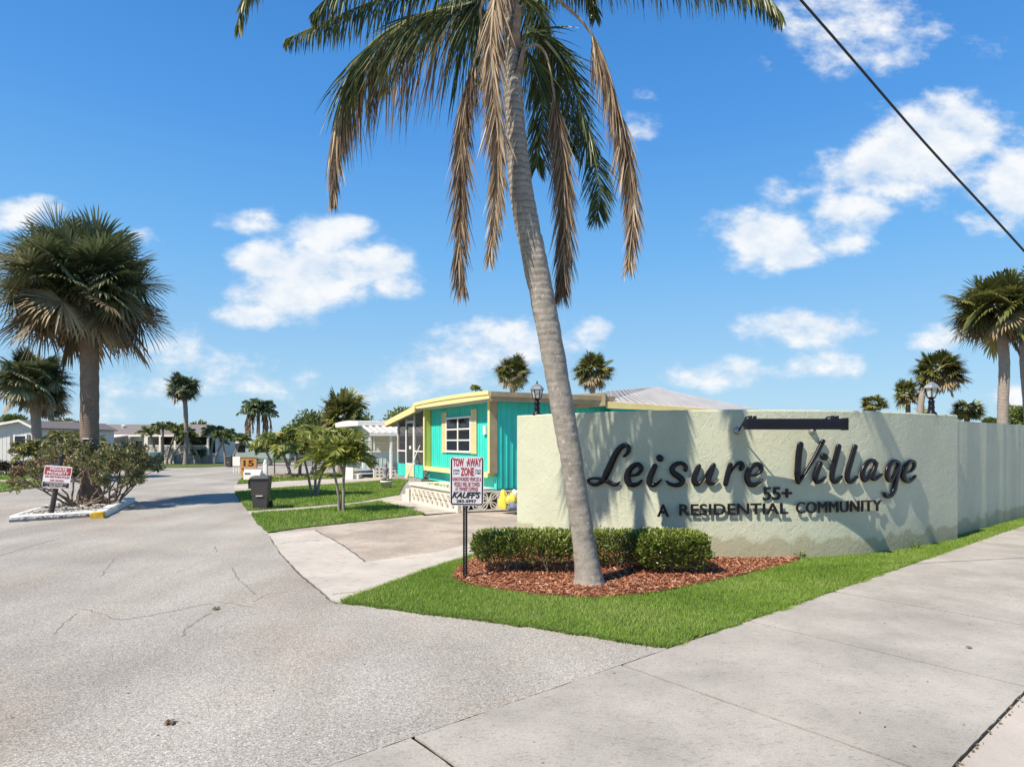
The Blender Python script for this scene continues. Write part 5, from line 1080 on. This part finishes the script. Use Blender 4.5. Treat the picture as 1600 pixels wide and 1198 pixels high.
# roof with fascia
b = MB(); n = 10
for i in range(n):
    y0, y1 = -.50 + 7.28 * i / n, -.50 + 7.28 * (i + 1) / n; e0 = .05 * math.sin(math.pi * i / n); e1 = .05 * math.sin(math.pi * (i + 1) / n)
    b.hexa([H(-.53, y0, TOP + .002), H(4.35, y0, TOP + .002), H(4.35, y1, TOP + .002), H(-.53, y1, TOP + .002), H(-.53, y0, 3.88 + e0), H(4.35, y0, 3.88 + e0), H(4.35, y1, 3.88 + e1), H(-.53, y1, 3.88 + e1)])
b.build('roof', M['greymetal'], th)
b = MB()
for i in range(n):
    y0, y1 = -.53 + 7.31 * i / n, -.53 + 7.31 * (i + 1) / n; e0 = .05 * math.sin(math.pi * i / n); e1 = .05 * math.sin(math.pi * (i + 1) / n)
    b.hexa([H(-.57, y0, 3.67), H(-.533, y0, 3.67), H(-.533, y1, 3.67), H(-.57, y1, 3.67), H(-.57, y0, 3.90 + e0), H(-.533, y0, 3.90 + e0), H(-.533, y1, 3.90 + e1), H(-.57, y1, 3.90 + e1)])
    b.hexa([H(-.60, y0, 3.80 + e0), H(-.571, y0, 3.80 + e0), H(-.571, y1, 3.80 + e1), H(-.60, y1, 3.80 + e1), H(-.60, y0, 3.93 + e0), H(-.571, y0, 3.93 + e0), H(-.571, y1, 3.93 + e1), H(-.60, y1, 3.93 + e1)])
b.build('front_fascia', M['yellow'], th)
b = MB(); b.box(-.53, 4.35, -.54, -.502, 3.60, 3.76, H); b.box(-.53, 4.35, -.58, -.541, 3.74, 3.90, H); b.build('side_fascia', M['tan'], th)  # shadowed long-side fascia, shade carried by the darker colour
# porch: floor, roof, screens, door
b = MB(); b.box(-.35, 3.6, 6.46, 10.0, FL - .12, FL, H); b.build('porch_floor', M['porchfloor'], th)
b = MB()
for (x0, x1) in ((-.62, 4.0),): b.hexa([H(x0, 6.46, 3.60), H(x1, 6.46, 3.60), H(x1, 10.7, 3.12), H(x0, 10.7, 3.12), H(x0, 6.46, 3.70), H(x1, 6.46, 3.70), H(x1, 10.7, 3.22), H(x0, 10.7, 3.22)])
b.build('porch_roof', M['greymetal'], th)
b = MB(); b.hexa([H(-.66, 6.42, 3.53), H(-.622, 6.42, 3.53), H(-.622, 10.72, 3.03), H(-.66, 10.72, 3.03), H(-.66, 6.42, 3.80), H(-.622, 6.42, 3.80), H(-.622, 10.72, 3.27), H(-.66, 10.72, 3.27)])
b.box(-.62, 4.0, 10.703, 10.74, 3.02, 3.26, H); b.build('porch_fascia', M['yellow'], th)
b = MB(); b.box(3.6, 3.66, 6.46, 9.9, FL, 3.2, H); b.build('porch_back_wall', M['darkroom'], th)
PX = -.25
door0, door1 = 7.55, 8.62
def scr(y0, y1, z0, ztop):
    m = MB(); m.quad(H(PX, y0, z0), H(PX, y1, z0), H(PX, y1, ztop(y1)), H(PX, y0, ztop(y0))); return m
zt = lambda y: 3.60 - (y - 6.46) * .113
for (y0, y1) in ((6.46, 7.5), (8.68, 9.85)): scr(y0, y1, FL + .58, zt).build('screen', M['screen'], th, fix=False)
m = MB(); m.quad(H(PX, 9.87, FL + .58), H(3.6, 9.87, FL + .58), H(3.6, 9.87, 3.2), H(PX, 9.87, 3.2)); m.build('screen', M['screen'], th, fix=False)
for q_ in ((PX - .03, PX + .03, 6.46, 7.5), (PX - .03, PX + .03, 8.68, 9.9), (PX + .04, 3.6, 9.86, 9.92)): b = MB(); b.box(*q_, FL + .02, FL + .57, H); b.build('kick_panel', M['turq'], th)
b = MB()
for y in (7.5, 8.63, 9.84): b.box(PX - .05, PX + .05, y, y + .06, FL + .575, zt(y) - .03, H)
for (y0, y1) in ((6.46, 7.5), (8.69, 9.84)): b.box(PX - .035, PX + .035, y0, y1, 1.86, 1.92, H)
b.box(PX + .051, 3.55, 9.84, 9.90, 1.86, 1.92, H)
for x in (1.1, 2.3): b.box(x, x + .06, 9.83, 9.91, FL + .58, 3.14, H)
b.build('porch_frame', M['white'], th)
d0 = MB(); d0.box(PX - .06, PX - .035, door0, door0 + .09, FL + .03, 3.22, H); d0.box(PX - .06, PX - .035, door1 - .09, door1, FL + .03, 3.22, H); d0.box(PX - .06, PX - .035, door0 + .091, door1 - .091, 3.12, 3.22, H); d0.box(PX - .06, PX - .035, door0 + .091, door1 - .091, 1.30, 1.36, H)
dr = d0.build('porch_door', M['white'], th)
m = MB(); m.quad(H(PX - .045, door0 + .09, 1.36), H(PX - .045, door1 - .09, 1.36), H(PX - .045, door1 - .09, 3.12), H(PX - .045, door0 + .09, 3.12)); m.build('door_screen', M['screen'], dr, fix=False)
b = MB(); b.box(PX - .055, PX - .036, door0 + .092, door1 - .092, FL + .04, 1.298, H); b.build('door_panel', M['cream'], dr)
b = MB(); b.box(PX - .075, PX - .061, door0 + .3, door0 + .55, 1.98, 2.12, H); b.build('door_plate', M['white'], dr)
# deck with breeze block skirting
def flower_row(name, par, p0, along, up_n, cols, rows, s, m, back, th_=.05):
    mb = MB(); out = V((along.y, -along.x, 0))
    def pt(u_, w_, d): return p0 + along * u_ + V((0, 0, w_)) + out * d
    def bar(u0, w0, u1, w1, wd):
        d = V((u1 - u0, w1 - w0)); nn_ = V((-d.y, d.x)).normalized() * wd / 2
        q = [(u0 - nn_.x, w0 - nn_.y), (u1 - nn_.x, w1 - nn_.y), (u1 + nn_.x, w1 + nn_.y), (u0 + nn_.x, w0 + nn_.y)]
        jit = rnd.uniform(0, .0035)
        mb.hexa([pt(a, c, 0) for a, c in q] + [pt(a, c, th_ + jit) for a, c in q])
    for i in range(cols):
        for j in range(rows):
            cx, cy = (i + .5) * s, (j + .5) * s; h = s * .5
            for (x0, y0, x1, y1) in ((-h, -h, h, -h), (-h, h, h, h), (-h, -h, -h, h), (h, -h, h, h)): bar(cx + x0, cy + y0, cx + x1, cy + y1, s * .075)
            for (x, y) in ((h, h), (-h, h)): bar(cx - x, cy - y, cx + x, cy + y, s * .055)
            for k in range(4):
                a = math.pi / 4 + k * math.pi / 2; ux, uy = math.cos(a), math.sin(a); vx, vy = -uy, ux
                for sg in (-1, 1):
                    bar(cx, cy, cx + ux * h * .75 + vx * h * .34 * sg, cy + uy * h * .75 + vy * h * .34 * sg, s * .05); bar(cx + ux * h * .75 + vx * h * .34 * sg, cy + uy * h * .75 + vy * h * .34 * sg, cx + ux * h * 1.38, cy + uy * h * 1.38, s * .05)
    mb.build(name, M[m], par)
    b = MB(); b.quad(pt(0, 0, -.10), pt(cols * s, 0, -.10), pt(cols * s, rows * s, -.10), pt(0, rows * s, -.10)); b.build(name + '_backing', M[back], par, fix=False)
D0 = V((-1.75, 20.2, 0)); dp = V((-.50, .866, 0)); dq = V((.866, .5, 0)); DH = lambda x, y, z: D0 + dq * x + dp * y + V((0, 0, z))
dk = empty('porch_deck', D0, 'low white deck with pierced block skirting in front of the turquoise home', 'deck')
b = MB(); b.box(-.06, 1.35, -.06, 4.25, .665, .755, DH); b.build('deck_slab', M['dirtywhite'], dk)
b = MB(); b.box(0, .14, 0, .12, 0, .66, DH); b.box(0, .14, 4.05, 4.18, 0, .66, DH); b.box(.0, .12, .121, 4.049, 0, .10, DH); b.box(0, .12, .121, 4.049, .56, .66, DH); b.box(.15, 1.3, 4.07, 4.17, 0, .66, DH); b.build('deck_base', M['dirtywhite'], dk)
flower_row('block_skirting', dk, DH(.05, 4.03, .10), -dp, None, 9, 1, .435, 'dirtywhite', 'darkroom')
b = MB()
for i in range(160): p = DH(R(.0, .5), R(.3, 3.2), .756); leafquad(b, p, V((R(-1, 1), R(-1, 1), R(.2, 1))), R(.05, .12), R(.02, .04), R(.2, .9))
b.build('deck_weeds', M['grass'], dk, fix=False)
st_ = MB(); st_.box(-.05, .75, 4.26, 4.62, 0, .5, DH); st_.box(-.05, .75, 4.63, 5.0, 0, .25, DH); st_.build('steps', M['dirtywhite'], dk)
# side skirting of the home
sk = empty('block_skirt', H(-.9, -.02, 0), 'grey pierced block skirting under the turquoise side wall', 'skirting')
flower_row('pierced_blocks', sk, V((-1.62, 20.2, .08)), V((.953, .303, 0)).normalized(), None, 9, 1, .60, 'tan' if False else 'dirtywhite', 'darkroom')
b = MB(); q0 = V((-1.62, 20.27, 0)); dd = V((.953, .303, 0)).normalized(); KH = lambda x, y, z: q0 + dd * x + V((-dd.y, dd.x, 0)) * y + V((0, 0, z)); b.box(0, 12, 0, .1, 0, .075, KH); b.build('footing', M['dirtywhite'], sk)
# broom, porch chairs, bags
b = MB(); e = empty('broom', H(-.85, 6.9, FL), 'white handled broom leaning beside the porch door', 'broom'); p0, p1 = H(-.75, 7.15, .76), H(-.30, 6.75, 2.15); b.tube([p0 + (p1 - p0) * .16, p1], .022, 6); b.build('handle', M['white'], e)
b = MB(); b.tube([p0, p0 + (p1 - p0) * .155], [.10, .035], 8); b.build('bristles', M['cream'], e)
def chair(x, y, rz, label):
    o = H(x, y, FL); e = empty('porch_chair', o, label, 'chair', 'chairs inside the screened porch'); ca, sa = math.cos(rz), math.sin(rz)
    f = lambda a, c, z: o + V((ca * a - sa * c, sa * a + ca * c, z))
    b = MB(); b.hexa([f(-.25, -.25, .40), f(.25, -.25, .44), f(.25, .25, .44), f(-.25, .25, .40), f(-.25, -.25, .43), f(.25, -.25, .47), f(.25, .25, .47), f(-.25, .25, .43)]); b.build('seat', M['teal'], e)
    b = MB(); b.hexa([f(-.26, -.25, .45), f(-.22, -.25, .45), f(-.22, .25, .45), f(-.26, .25, .45), f(-.48, -.25, 1.05), f(-.44, -.25, 1.05), f(-.44, .25, 1.05), f(-.48, .25, 1.05)]); b.build('backrest', M['whitemetal'], e)
    for sy in (-.26, .26):
        b = MB(); b.tube([f(-.3, sy, 0), f(.2, sy, .62), f(-.3, sy, .66)], .02, 5); b.tube([f(.25, sy, 0), f(-.2, sy, .5)], .02, 5); b.build('leg', M['whitemetal'], e)
chair(.6, 8.1, .3, 'teal seated chair behind the porch door'); chair(.8, 9.1, -.4, 'teal seated chair behind the left porch screen')
def bag(c, r, m, label, seed):
    r_ = random.Random(seed); bm = bmesh.new(); bmesh.ops.create_icosphere(bm, subdivisions=4, radius=1); ph = [r_.uniform(0, 6) for _ in range(6)]
    for v_ in bm.verts:
        d = v_.co.normalized(); k = 1 + .16 * math.sin(4 * d.x + ph[0] + 2 * d.z) + .12 * math.sin(6 * d.y + ph[1] + 3 * d.x) + .07 * abs(math.sin(9 * d.z + ph[2] + 4 * d.x)) + .05 * abs(math.sin(15 * d.x + 11 * d.y + ph[3]))
        v_.co = V((d.x * r[0] * k, d.y * r[1] * k, d.z * r[2] * k)); v_.co.z = max(v_.co.z, -r[2] * .75)
    me = bpy.data.meshes.new('plastic_bag'); bm.to_mesh(me); bm.free(); me.materials.append(M[m]); o = bpy.data.objects.new('plastic_bag', me); C.objects.link(o); o.location = c; return tag(o, label, 'bag', 'bags heaped beside the wall')
bag(P(787, 783, 20.0) , (.15, .16, .32), 'yellowbag', 'upright yellow plastic bag leaning on the pierced blocks', 1)
bag(P(800, 780, 19.9), (.16, .16, .17), 'yellowbag', 'smaller crumpled yellow bag next to the entrance wall edge', 2)
bag(P(803, 792, 19.7), (.20, .15, .13), 'bluegrey', 'dark blue grey bag on the ground below the yellow bags', 3)
bag(P(805, 772, 20.05), (.12, .12, .13), 'whitemetal', 'pale grey bag on top of the yellow bags', 4)
# grey roofed addition behind the wall
ad = empty('carport_addition', V((6, 26, 0)), 'grey metal roofed addition with yellow edge behind the lettered wall', 'addition')
A_, B_, Cc_, D_, E_ = P(947, 611, 22.3), P(1021, 605, 24.4), P(1184, 639, 26.5), P(947, 627, 22.0), P(1118, 639.5, 23.4)
def thick(mb, pts, t): mb.hexa([p - V((0, 0, t)) for p in pts] + list(pts)) if len(pts) == 4 else None
b = MB(); b.quad(D_, E_, B_, A_); b.tri(E_, Cc_, B_); bk1, bk2 = V((A_.x + 2, A_.y + 7, D_.z)), V((Cc_.x + 2, Cc_.y + 6, Cc_.z)); b.quad(A_, B_, bk2, bk1); b.tri(B_, Cc_, bk2)
for i in range(1, 14):
    t = i / 14; p0, p1 = D_.lerp(E_, t), A_.lerp(B_, t); sd_ = (E_ - D_).normalized() * .02; upz = V((0, 0, .03)); b.quad(p0 - sd_ + upz * .2, p0 + sd_ + upz * .2, p1 + sd_ + upz, p1 - sd_ + upz)
b.build('roof', M['greymetal'], ad, fix=False)
b = MB(); fd = V((.03, -.03, 0)); h0, h1 = V((0, 0, .24)), V((0, 0, .13)); b.hexa([D_ - h0, E_ - h1, E_ - h1 + fd, D_ - h0 + fd, D_ + V((0, 0, .01)), E_ + V((0, 0, .01)), E_ + fd, D_ + fd]); b.build('fascia', M['yellow'], ad)
b = MB(); e0 = Cc_; b.hexa([E_ - h1 + V((.03, 0, 0)), Cc_ - h1 * .5, Cc_ - h1 * .5 + V((.03, .03, 0)), E_ - h1 + V((.05, .05, 0)), E_ + V((.03, 0, 0)), Cc_, Cc_ + V((.03, .03, 0)), E_ + V((.05, .05, 0))]); b.build('gable_trim', M['whitemetal'], ad)
b = MB(); pts = []
for i in range(9): a = math.pi * i / 8; pts.append(P(1030 - 14 * math.cos(a) , 614 - 7 * math.sin(a), 24.7))
b.tube(pts, .05, 6); b.build('roof_vent', M['greymetal'], ad, True)
b = MB(); b.hexa([V((D_.x + .2, D_.y + .3, 0)), V((E_.x - .2, E_.y + .3, 0)), V((bk2.x, bk2.y, 0)), V((bk1.x, bk1.y, 0)), V((D_.x + .2, D_.y + .3, D_.z - .1)), V((E_.x - .2, E_.y + .3, E_.z - .1)), V((bk2.x, bk2.y, E_.z - .15)), V((bk1.x, bk1.y, E_.z - .15))]); b.build('wall', M['turq'], ad)
b = MB(); x0, x1 = P(896, 616, 21.75), P(946, 613, 21.9); z_ = V((0, 0, -.46)); bkv = V((.1, .5, 0)); b.hexa([x0 + z_, x1 + z_, x1 + z_ + bkv, x0 + z_ + bkv, x0, x1, x1 + bkv, x0 + bkv]); b.build('eave_box', M['tan'], ad)
# ---- white mobile home with awning
W0 = (-9.39, 39.5); WF = frame(W0, V((.94, .34)), V((-.52, .855)))
wh = empty('mobile_home', WF(3, 2, 0), 'white mobile home with a striped metal awning beyond the turquoise one', 'mobile home')
b = MB(); b.box(0, 12, 0, 4.5, .6, 3.3, WF)
for i in range(45): b.box(.1 + i * .26, .15 + i * .26, -.02, 0, .7, 1.75, WF)
b.build('wall', M['paleblue'], wh)
b = MB(); n = 8
for i in range(n):
    y0, y1 = -.25 + 5 * i / n, -.25 + 5 * (i + 1) / n; e0, e1 = (.10 * math.sin(math.pi * k / n) for k in (i, i + 1))
    b.hexa([WF(-.4, y0, 3.302), WF(12.2, y0, 3.302), WF(12.2, y1, 3.302), WF(-.4, y1, 3.302), WF(-.4, y0, 3.58 + e0), WF(12.2, y0, 3.58 + e0), WF(12.2, y1, 3.58 + e1), WF(-.4, y1, 3.58 + e1)])
b.build('roof', M['whitemetal'], wh)
b = MB(); b.hexa([WF(-.1, -1.75, 2.78), WF(9.5, -1.75, 2.78), WF(9.5, -.03, 3.26), WF(-.1, -.03, 3.26), WF(-.1, -1.75, 2.82), WF(9.5, -1.75, 2.82), WF(9.5, -.03, 3.30), WF(-.1, -.03, 3.30)])
aw = b.build('awning', M['greymetal'], wh)
b = MB()
for i in range(24): x = -.1 + i * .40; b.hexa([WF(x, -1.78, 2.83), WF(x + .13, -1.78, 2.83), WF(x + .13, -.04, 3.31), WF(x, -.04, 3.31), WF(x, -1.78, 2.88), WF(x + .13, -1.78, 2.88), WF(x + .13, -.04, 3.36), WF(x, -.04, 3.36)])
b.box(-.12, 9.52, -1.80, -1.76, 2.66, 2.80, WF); b.build('awning_ribs', M['white'], aw)
for x in (1.12, 4.5): b = MB(); b.box(x, x + .12, -1.7, -1.56, .0, 2.77, WF); b.build('awning_post', M['white'], wh)
b = MB(); b.box(.62, 9.8, -.06, -.021, 1.72, 2.75, WF); wn_ = b.build('window', M['curtain'], wh)
b = MB(); b.box(2.2, 2.9, -.066, -.061, 1.78, 2.7, WF); b.build('pane', M['glass'], wn_)
b = MB()
for x in (.62, 1.7, 2.1, 3.0, 4.0, 5.3, 6.6, 8.0, 9.7): b.box(x, x + .10, -.1, -.062, 1.72, 2.75, WF)
b.box(.721, 9.699, -.095, -.067, 2.22, 2.28, WF); b.box(.55, 9.9, -.11, -.062, 2.751, 2.85, WF); b.box(.55, 9.9, -.11, -.062, 1.64, 1.719, WF); b.build('window_frame', M['white'], wn_)
b = MB(); b.box(.35, .5, -.12, -.02, .6, 3.25, WF); b.box(-.05, -.02, .5, 1.1, .8, 3.0, WF); b.box(-.06, -.02, 2.2, 2.3, .6, 3.3, WF); b.build('corner_trim', M['white'], wh)
b = MB(); b.box(-.04, -.021, 1.3, 2.0, 1.1, 2.6, WF); b.build('side_window', M['glass'], wh)
b = MB(); b.box(.55, 10.5, -.35, -.25, .0, .72, WF); bl = b.build('skirting', M['dirtywhite'], wh)
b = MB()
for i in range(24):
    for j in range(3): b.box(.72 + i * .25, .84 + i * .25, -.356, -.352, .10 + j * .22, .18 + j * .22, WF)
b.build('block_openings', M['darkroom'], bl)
b = MB(); q0_, q1_ = P(539.5, 0, 38.6).x, P(552, 0, 38.6).x; b.box(q0_, q1_, 38.5, 38.65, 0, .72); b.box(q0_, q1_ + .3, 38.66, 39.6, 0, .3); b.build('entry_steps', M['white'], wh)
e = empty('flower_pot', G(604, 764), 'pale round pot at the end of the path by the awning post', 'pot'); b = MB(); b.lathe(G(604, 764), [(.2, 0), (.27, .32), (.31, .34), (.31, .42), (.25, .42), (.23, .36)], 14); b.build('pot', M['dirtywhite'], e, True)
b = MB()
for i in range(60): leafquad(b, G(604, 764) + V((R(-.2, .2), R(-.2, .2), .38)), V((R(-1, 1), R(-1, 1), R(.4, 1.4))), R(.1, .25), .05, R(0, .8))
b.build('plant', M['dark'], e, fix=False)
e = empty('garden_figure', WF(1.15, -.8, 0), 'small dark garden ornament in front of the white pierced skirting', 'ornament'); o = WF(1.15, -.8, 0)
b = MB(); b.lathe(o, [(.22, 0), (.2, .1), (.09, .16), (.13, .4), (.19, .55), (.12, .68), (.06, .72), (.10, .80), (.10, .88), (.03, .96)], 10); b.tube([o + V((.16, 0, .58)), o + V((.34, -.05, .5)), o + V((.38, -.1, .66))], .05, 6); b.build('figure', M['shutter'], e, True)
# ---- house at far left
lh = empty('white_house', V((P(20, 0, 46).x, 46, 0)), 'white house with a grey shuttered window at the left edge', 'house')
x0, x1, xm = P(-26, 0, 44.5).x, P(52.5, 0, 44.5).x, P(35.5, 0, 44.5).x; YL = 44.5; ze, zp = 3.27, 3.75
xe0 = xm - (x1 - xm) * 2.6
b = MB(); b.poly([V((x0, YL, 0)), V((x1, YL, 0)), V((x1, YL, ze)), V((xm, YL, zp)), V((x0, YL, zp - (xm - x0) * .19))]); b.quad(V((x1, YL, 0)), V((x1, YL + 9, 0)), V((x1, YL + 9, ze)), V((x1, YL, ze)))
for i in range(26): x = x0 + .12 + i * .3; b.box(x, x + .03, YL - .012, YL - .001, .05, min(3.2, 3.2)) if x < x1 - .1 else None
b.build('wall', M['palewall'], lh)
b = MB()
def slab(mb, pts, t=.08): mb.hexa([p - V((0, 0, t)) for p in pts] + list(pts))
yo = YL - .35
slab(b, [V((xm, yo, zp + .1)), V((x1 + .3, yo, ze + .02)), V((x1 + .3, YL + 9, ze + .02)), V((xm, YL + 9, zp + .1))]); slab(b, [V((x0 - 1, yo, zp + .1 - (xm - x0 + 1) * .19)), V((xm, yo, zp + .1)), V((xm, YL + 9, zp + .1)), V((x0 - 1, YL + 9, zp + .1 - (xm - x0 + 1) * .19))])
slab(b, [V((x0 - 4, YL + .6, 2.9)), V((xm - .2, YL + .6, 3.3)), V((xm - .2, YL + 6, 3.95)), V((x0 - 4, YL + 6, 3.9))]); b.build('roof', M['shingle'], lh)
b = MB(); slab(b, [V((xm, yo - .04, zp + .12)), V((x1 + .32, yo - .04, ze + .04)), V((x1 + .32, yo - .002, ze + .04)), V((xm, yo - .002, zp + .12))], .16); slab(b, [V((x0 - 1, yo - .04, zp + .12 - (xm - x0 + 1) * .19)), V((xm, yo - .04, zp + .12)), V((xm, yo - .002, zp + .12)), V((x0 - 1, yo - .002, zp + .12 - (xm - x0 + 1) * .19))], .16); b.build('bargeboard', M['whitemetal'], lh)
a0, a1 = P(24, 680.5, YL), P(41.5, 708.5, YL); b = MB(); b.box(a0.x, a1.x, YL - .05, YL - .013, a1.z, a0.z); w_ = b.build('window', M['glass'], lh)
b = MB(); c0 = .07
b.box(a0.x - .08, a0.x + .02, YL - .09, YL - .051, a1.z - .08, a0.z + .08); b.box(a1.x - .02, a1.x + .08, YL - .09, YL - .051, a1.z - .08, a0.z + .08); mz = (a0.z + a1.z) / 2
for z in (a1.z - .04, mz, a0.z): b.box(a0.x + .021, a1.x - .021, YL - .085, YL - .052, z - .03, z + .05)
b.build('frame', M['white'], w_)
for (p, q) in ((16.5, 22.8), (42.8, 47)): b = MB(); b.box(P(p, 0, YL).x, P(q, 0, YL).x, YL - .06, YL - .014, a1.z - .06, a0.z + .08); b.build('shutter', M['shutter'], lh)
# ---- long house with porch
YH = 66.; PX_ = lambda px: P(px, 0, YH).x
lg = empty('long_house', V((PX_(240), YH, 0)), 'long pale house with brown roof, carport and railed porch across the road', 'house')
b = MB(); b.box(PX_(150), PX_(236), YH, YH + 8, 0, 3.05); b.box(PX_(236.1), PX_(316), YH + 1.5, YH + 7.9, 0, 3.0)
xg = PX_(316) + .02; b.poly([V((xg, YH - .1, 3.0)), V((xg, YH + 8, 3.0)), V((xg, YH + 4, 4.1))]); b.build('wall', M['palewall'], lg)
b = MB(); rz, ez = P(0, 663.5, YH).z + .15, 3.0; xl, xr = PX_(60), PX_(318)
slab(b, [V((xl, YH - .6, ez)), V((xr, YH - .6, ez)), V((xr - 1.0, YH + 4, rz)), V((xl, YH + 4, rz))], .12); slab(b, [V((xl, YH + 8.6, ez)), V((xr, YH + 8.6, ez)), V((xr - 1.0, YH + 4, rz)), V((xl, YH + 4, rz))], .12); b.tri(V((xr, YH - .6, ez)), V((xr, YH + 8.6, ez)), V((xr - 1.0, YH + 4, rz)))
rf = b.build('roof', M['shingle'], lg); b = MB(); q = P(192, 665.5, YH + 2.5); b.lathe(V((q.x, YH + 2.6, rz - .45)), [(.18, 0), (.18, .25), (.28, .26), (.1, .36)], 8); b.build('roof_vent', M['whitemetal'], rf)
b = MB(); b.box(xl, xr, YH - .68, -.605 + YH, ez - .16, ez + .04); b.build('fascia', M['white'], lg)
b = MB(); slab(b, [V((PX_(150), YH - 4, 2.75)), V((PX_(206), YH - 4, 2.65)), V((PX_(206), YH - .7, 3.0)), V((PX_(150), YH - .7, 3.1))], .1); b.box(PX_(150), PX_(190), YH - 4.1, YH - 4.01, 2.7, 3.0); b.build('carport_roof', M['whitemetal'], lg)
b = MB(); slab(b, [V((PX_(172), YH - 2.6, 1.75)), V((PX_(207), YH - 2.6, 1.75)), V((PX_(207), YH - .05, 2.35)), V((PX_(172), YH - .05, 2.35))], .05); b.build('window_awning', M['whitemetal'], lg)
b = MB(); b.box(PX_(170), PX_(202), YH - .04, YH - .005, .5, 2.0); b.box(PX_(212), PX_(222), YH - .04, YH - .005, 1.45, 2.35); b.build('window', M['glass'], lg)
b = MB()
for p in (165, 208, 233): b.box(PX_(p) - .08, PX_(p) + .08, YH - .75, YH - .6, 0, 2.84)
b.build('column', M['white'], lg)
b = MB(); b.box(PX_(236), PX_(278), YH - .8, YH + 1.4, 0, 1.0); b.build('porch_base', M['palewall'], lg)
b = MB(); b.box(PX_(278.3), PX_(334), YH - .6, YH + 1.4, 0, .95); b.build('porch_base', M['shutter'] if False else M['greymetal'], lg)
b = MB(); zr = 1.95
b.box(PX_(236), PX_(330), YH - .72, YH - .62, zr - .1, zr); b.box(PX_(236), PX_(330), YH - .72, YH - .62, 1.08, 1.16)
for i in range(46): x = PX_(237) + i * .137; b.box(x, x + .05, YH - .70, YH - .64, 1.161, zr - .101)
for p in (236, 256, 279, 300, 330): b.box(PX_(p) - .09, PX_(p) + .09, YH - .76, YH - .58, .9, 2.85)
b.build('porch_railing', M['white'], lg)
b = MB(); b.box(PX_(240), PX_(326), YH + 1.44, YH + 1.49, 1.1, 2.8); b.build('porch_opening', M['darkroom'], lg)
# ---- pale green trailer home
YT2 = 76.; tx = lambda px: P(px, 0, YT2).x
tg_ = empty('trailer_home', V((tx(380), YT2, 0)), 'low pale green trailer home with a flat white roof edge', 'mobile home')
b = MB(); b.box(tx(318), tx(452), YT2, YT2 + 4, .3, 2.1); b.build('wall', M['greentrailer'], tg_)
b = MB(); b.box(tx(316), tx(455), YT2 - .3, YT2 + 4.2, 2.102, 2.38); b.build('roof', M['white'], tg_)
for (p, q) in ((330, 342), (371, 383), (398, 420), (432, 442)): b = MB(); b.box(tx(p), tx(q), YT2 - .03, YT2 - .003, 1.05, 1.85); b.build('window', M['glass'], tg_)
b = MB(); b.box(tx(318), tx(452), YT2 - .02, YT2 + 4, 0, .29); b.build('skirting', M['bluegrey'], tg_)
# ---- parked pale trailer in the carport
YV = 58.; vx = lambda px: P(px, 0, YV).x
ve = empty('parked_trailer', V((vx(218), YV, 0)), 'pale grey panel sided trailer parked in front of the long house', 'trailer')
b = MB(); b.box(vx(192), vx(234.5), YV, YV + 2, .55, 1.35); b.build('body', M['paleblue'], ve)
b = MB()
for p in (192, 206, 217, 228, 234): b.box(vx(p) - .03, vx(p) + .03, YV - .04, YV - .003, .5, 1.42)
b.box(vx(192), vx(234.5), YV - .035, YV - .004, 1.352, 1.42); b.build('side_rails', M['whitemetal'], ve)
b = MB(); b.box(vx(190), vx(235), YV + .05, YV + 1.9, .2, .545); b.build('chassis', M['flatblack'], ve)
for p in (202, 222): b = MB(); b.tube([V((vx(p), YV - .02, .26)), V((vx(p), YV + .2, .26))], .26, 12); b.build('wheel', M['rubber'], ve)
# small dark box hung on the island palm trunk
e = empty('trunk_box', P(137, 690, 22.25), 'small dark box with a white strip fixed to the island palm trunk', 'box')
b = MB(); a0, a1 = P(132, 686, 22.2), P(142, 695, 22.2); b.box(a0.x, a1.x, 22.12, 22.3, a1.z, a0.z); b.build('case', M['flatblack'], e)
b = MB(); b.box(a0.x, a1.x, 22.08, 22.3, a0.z + .003, a0.z + .035); b.build('strip', M['white'], e)
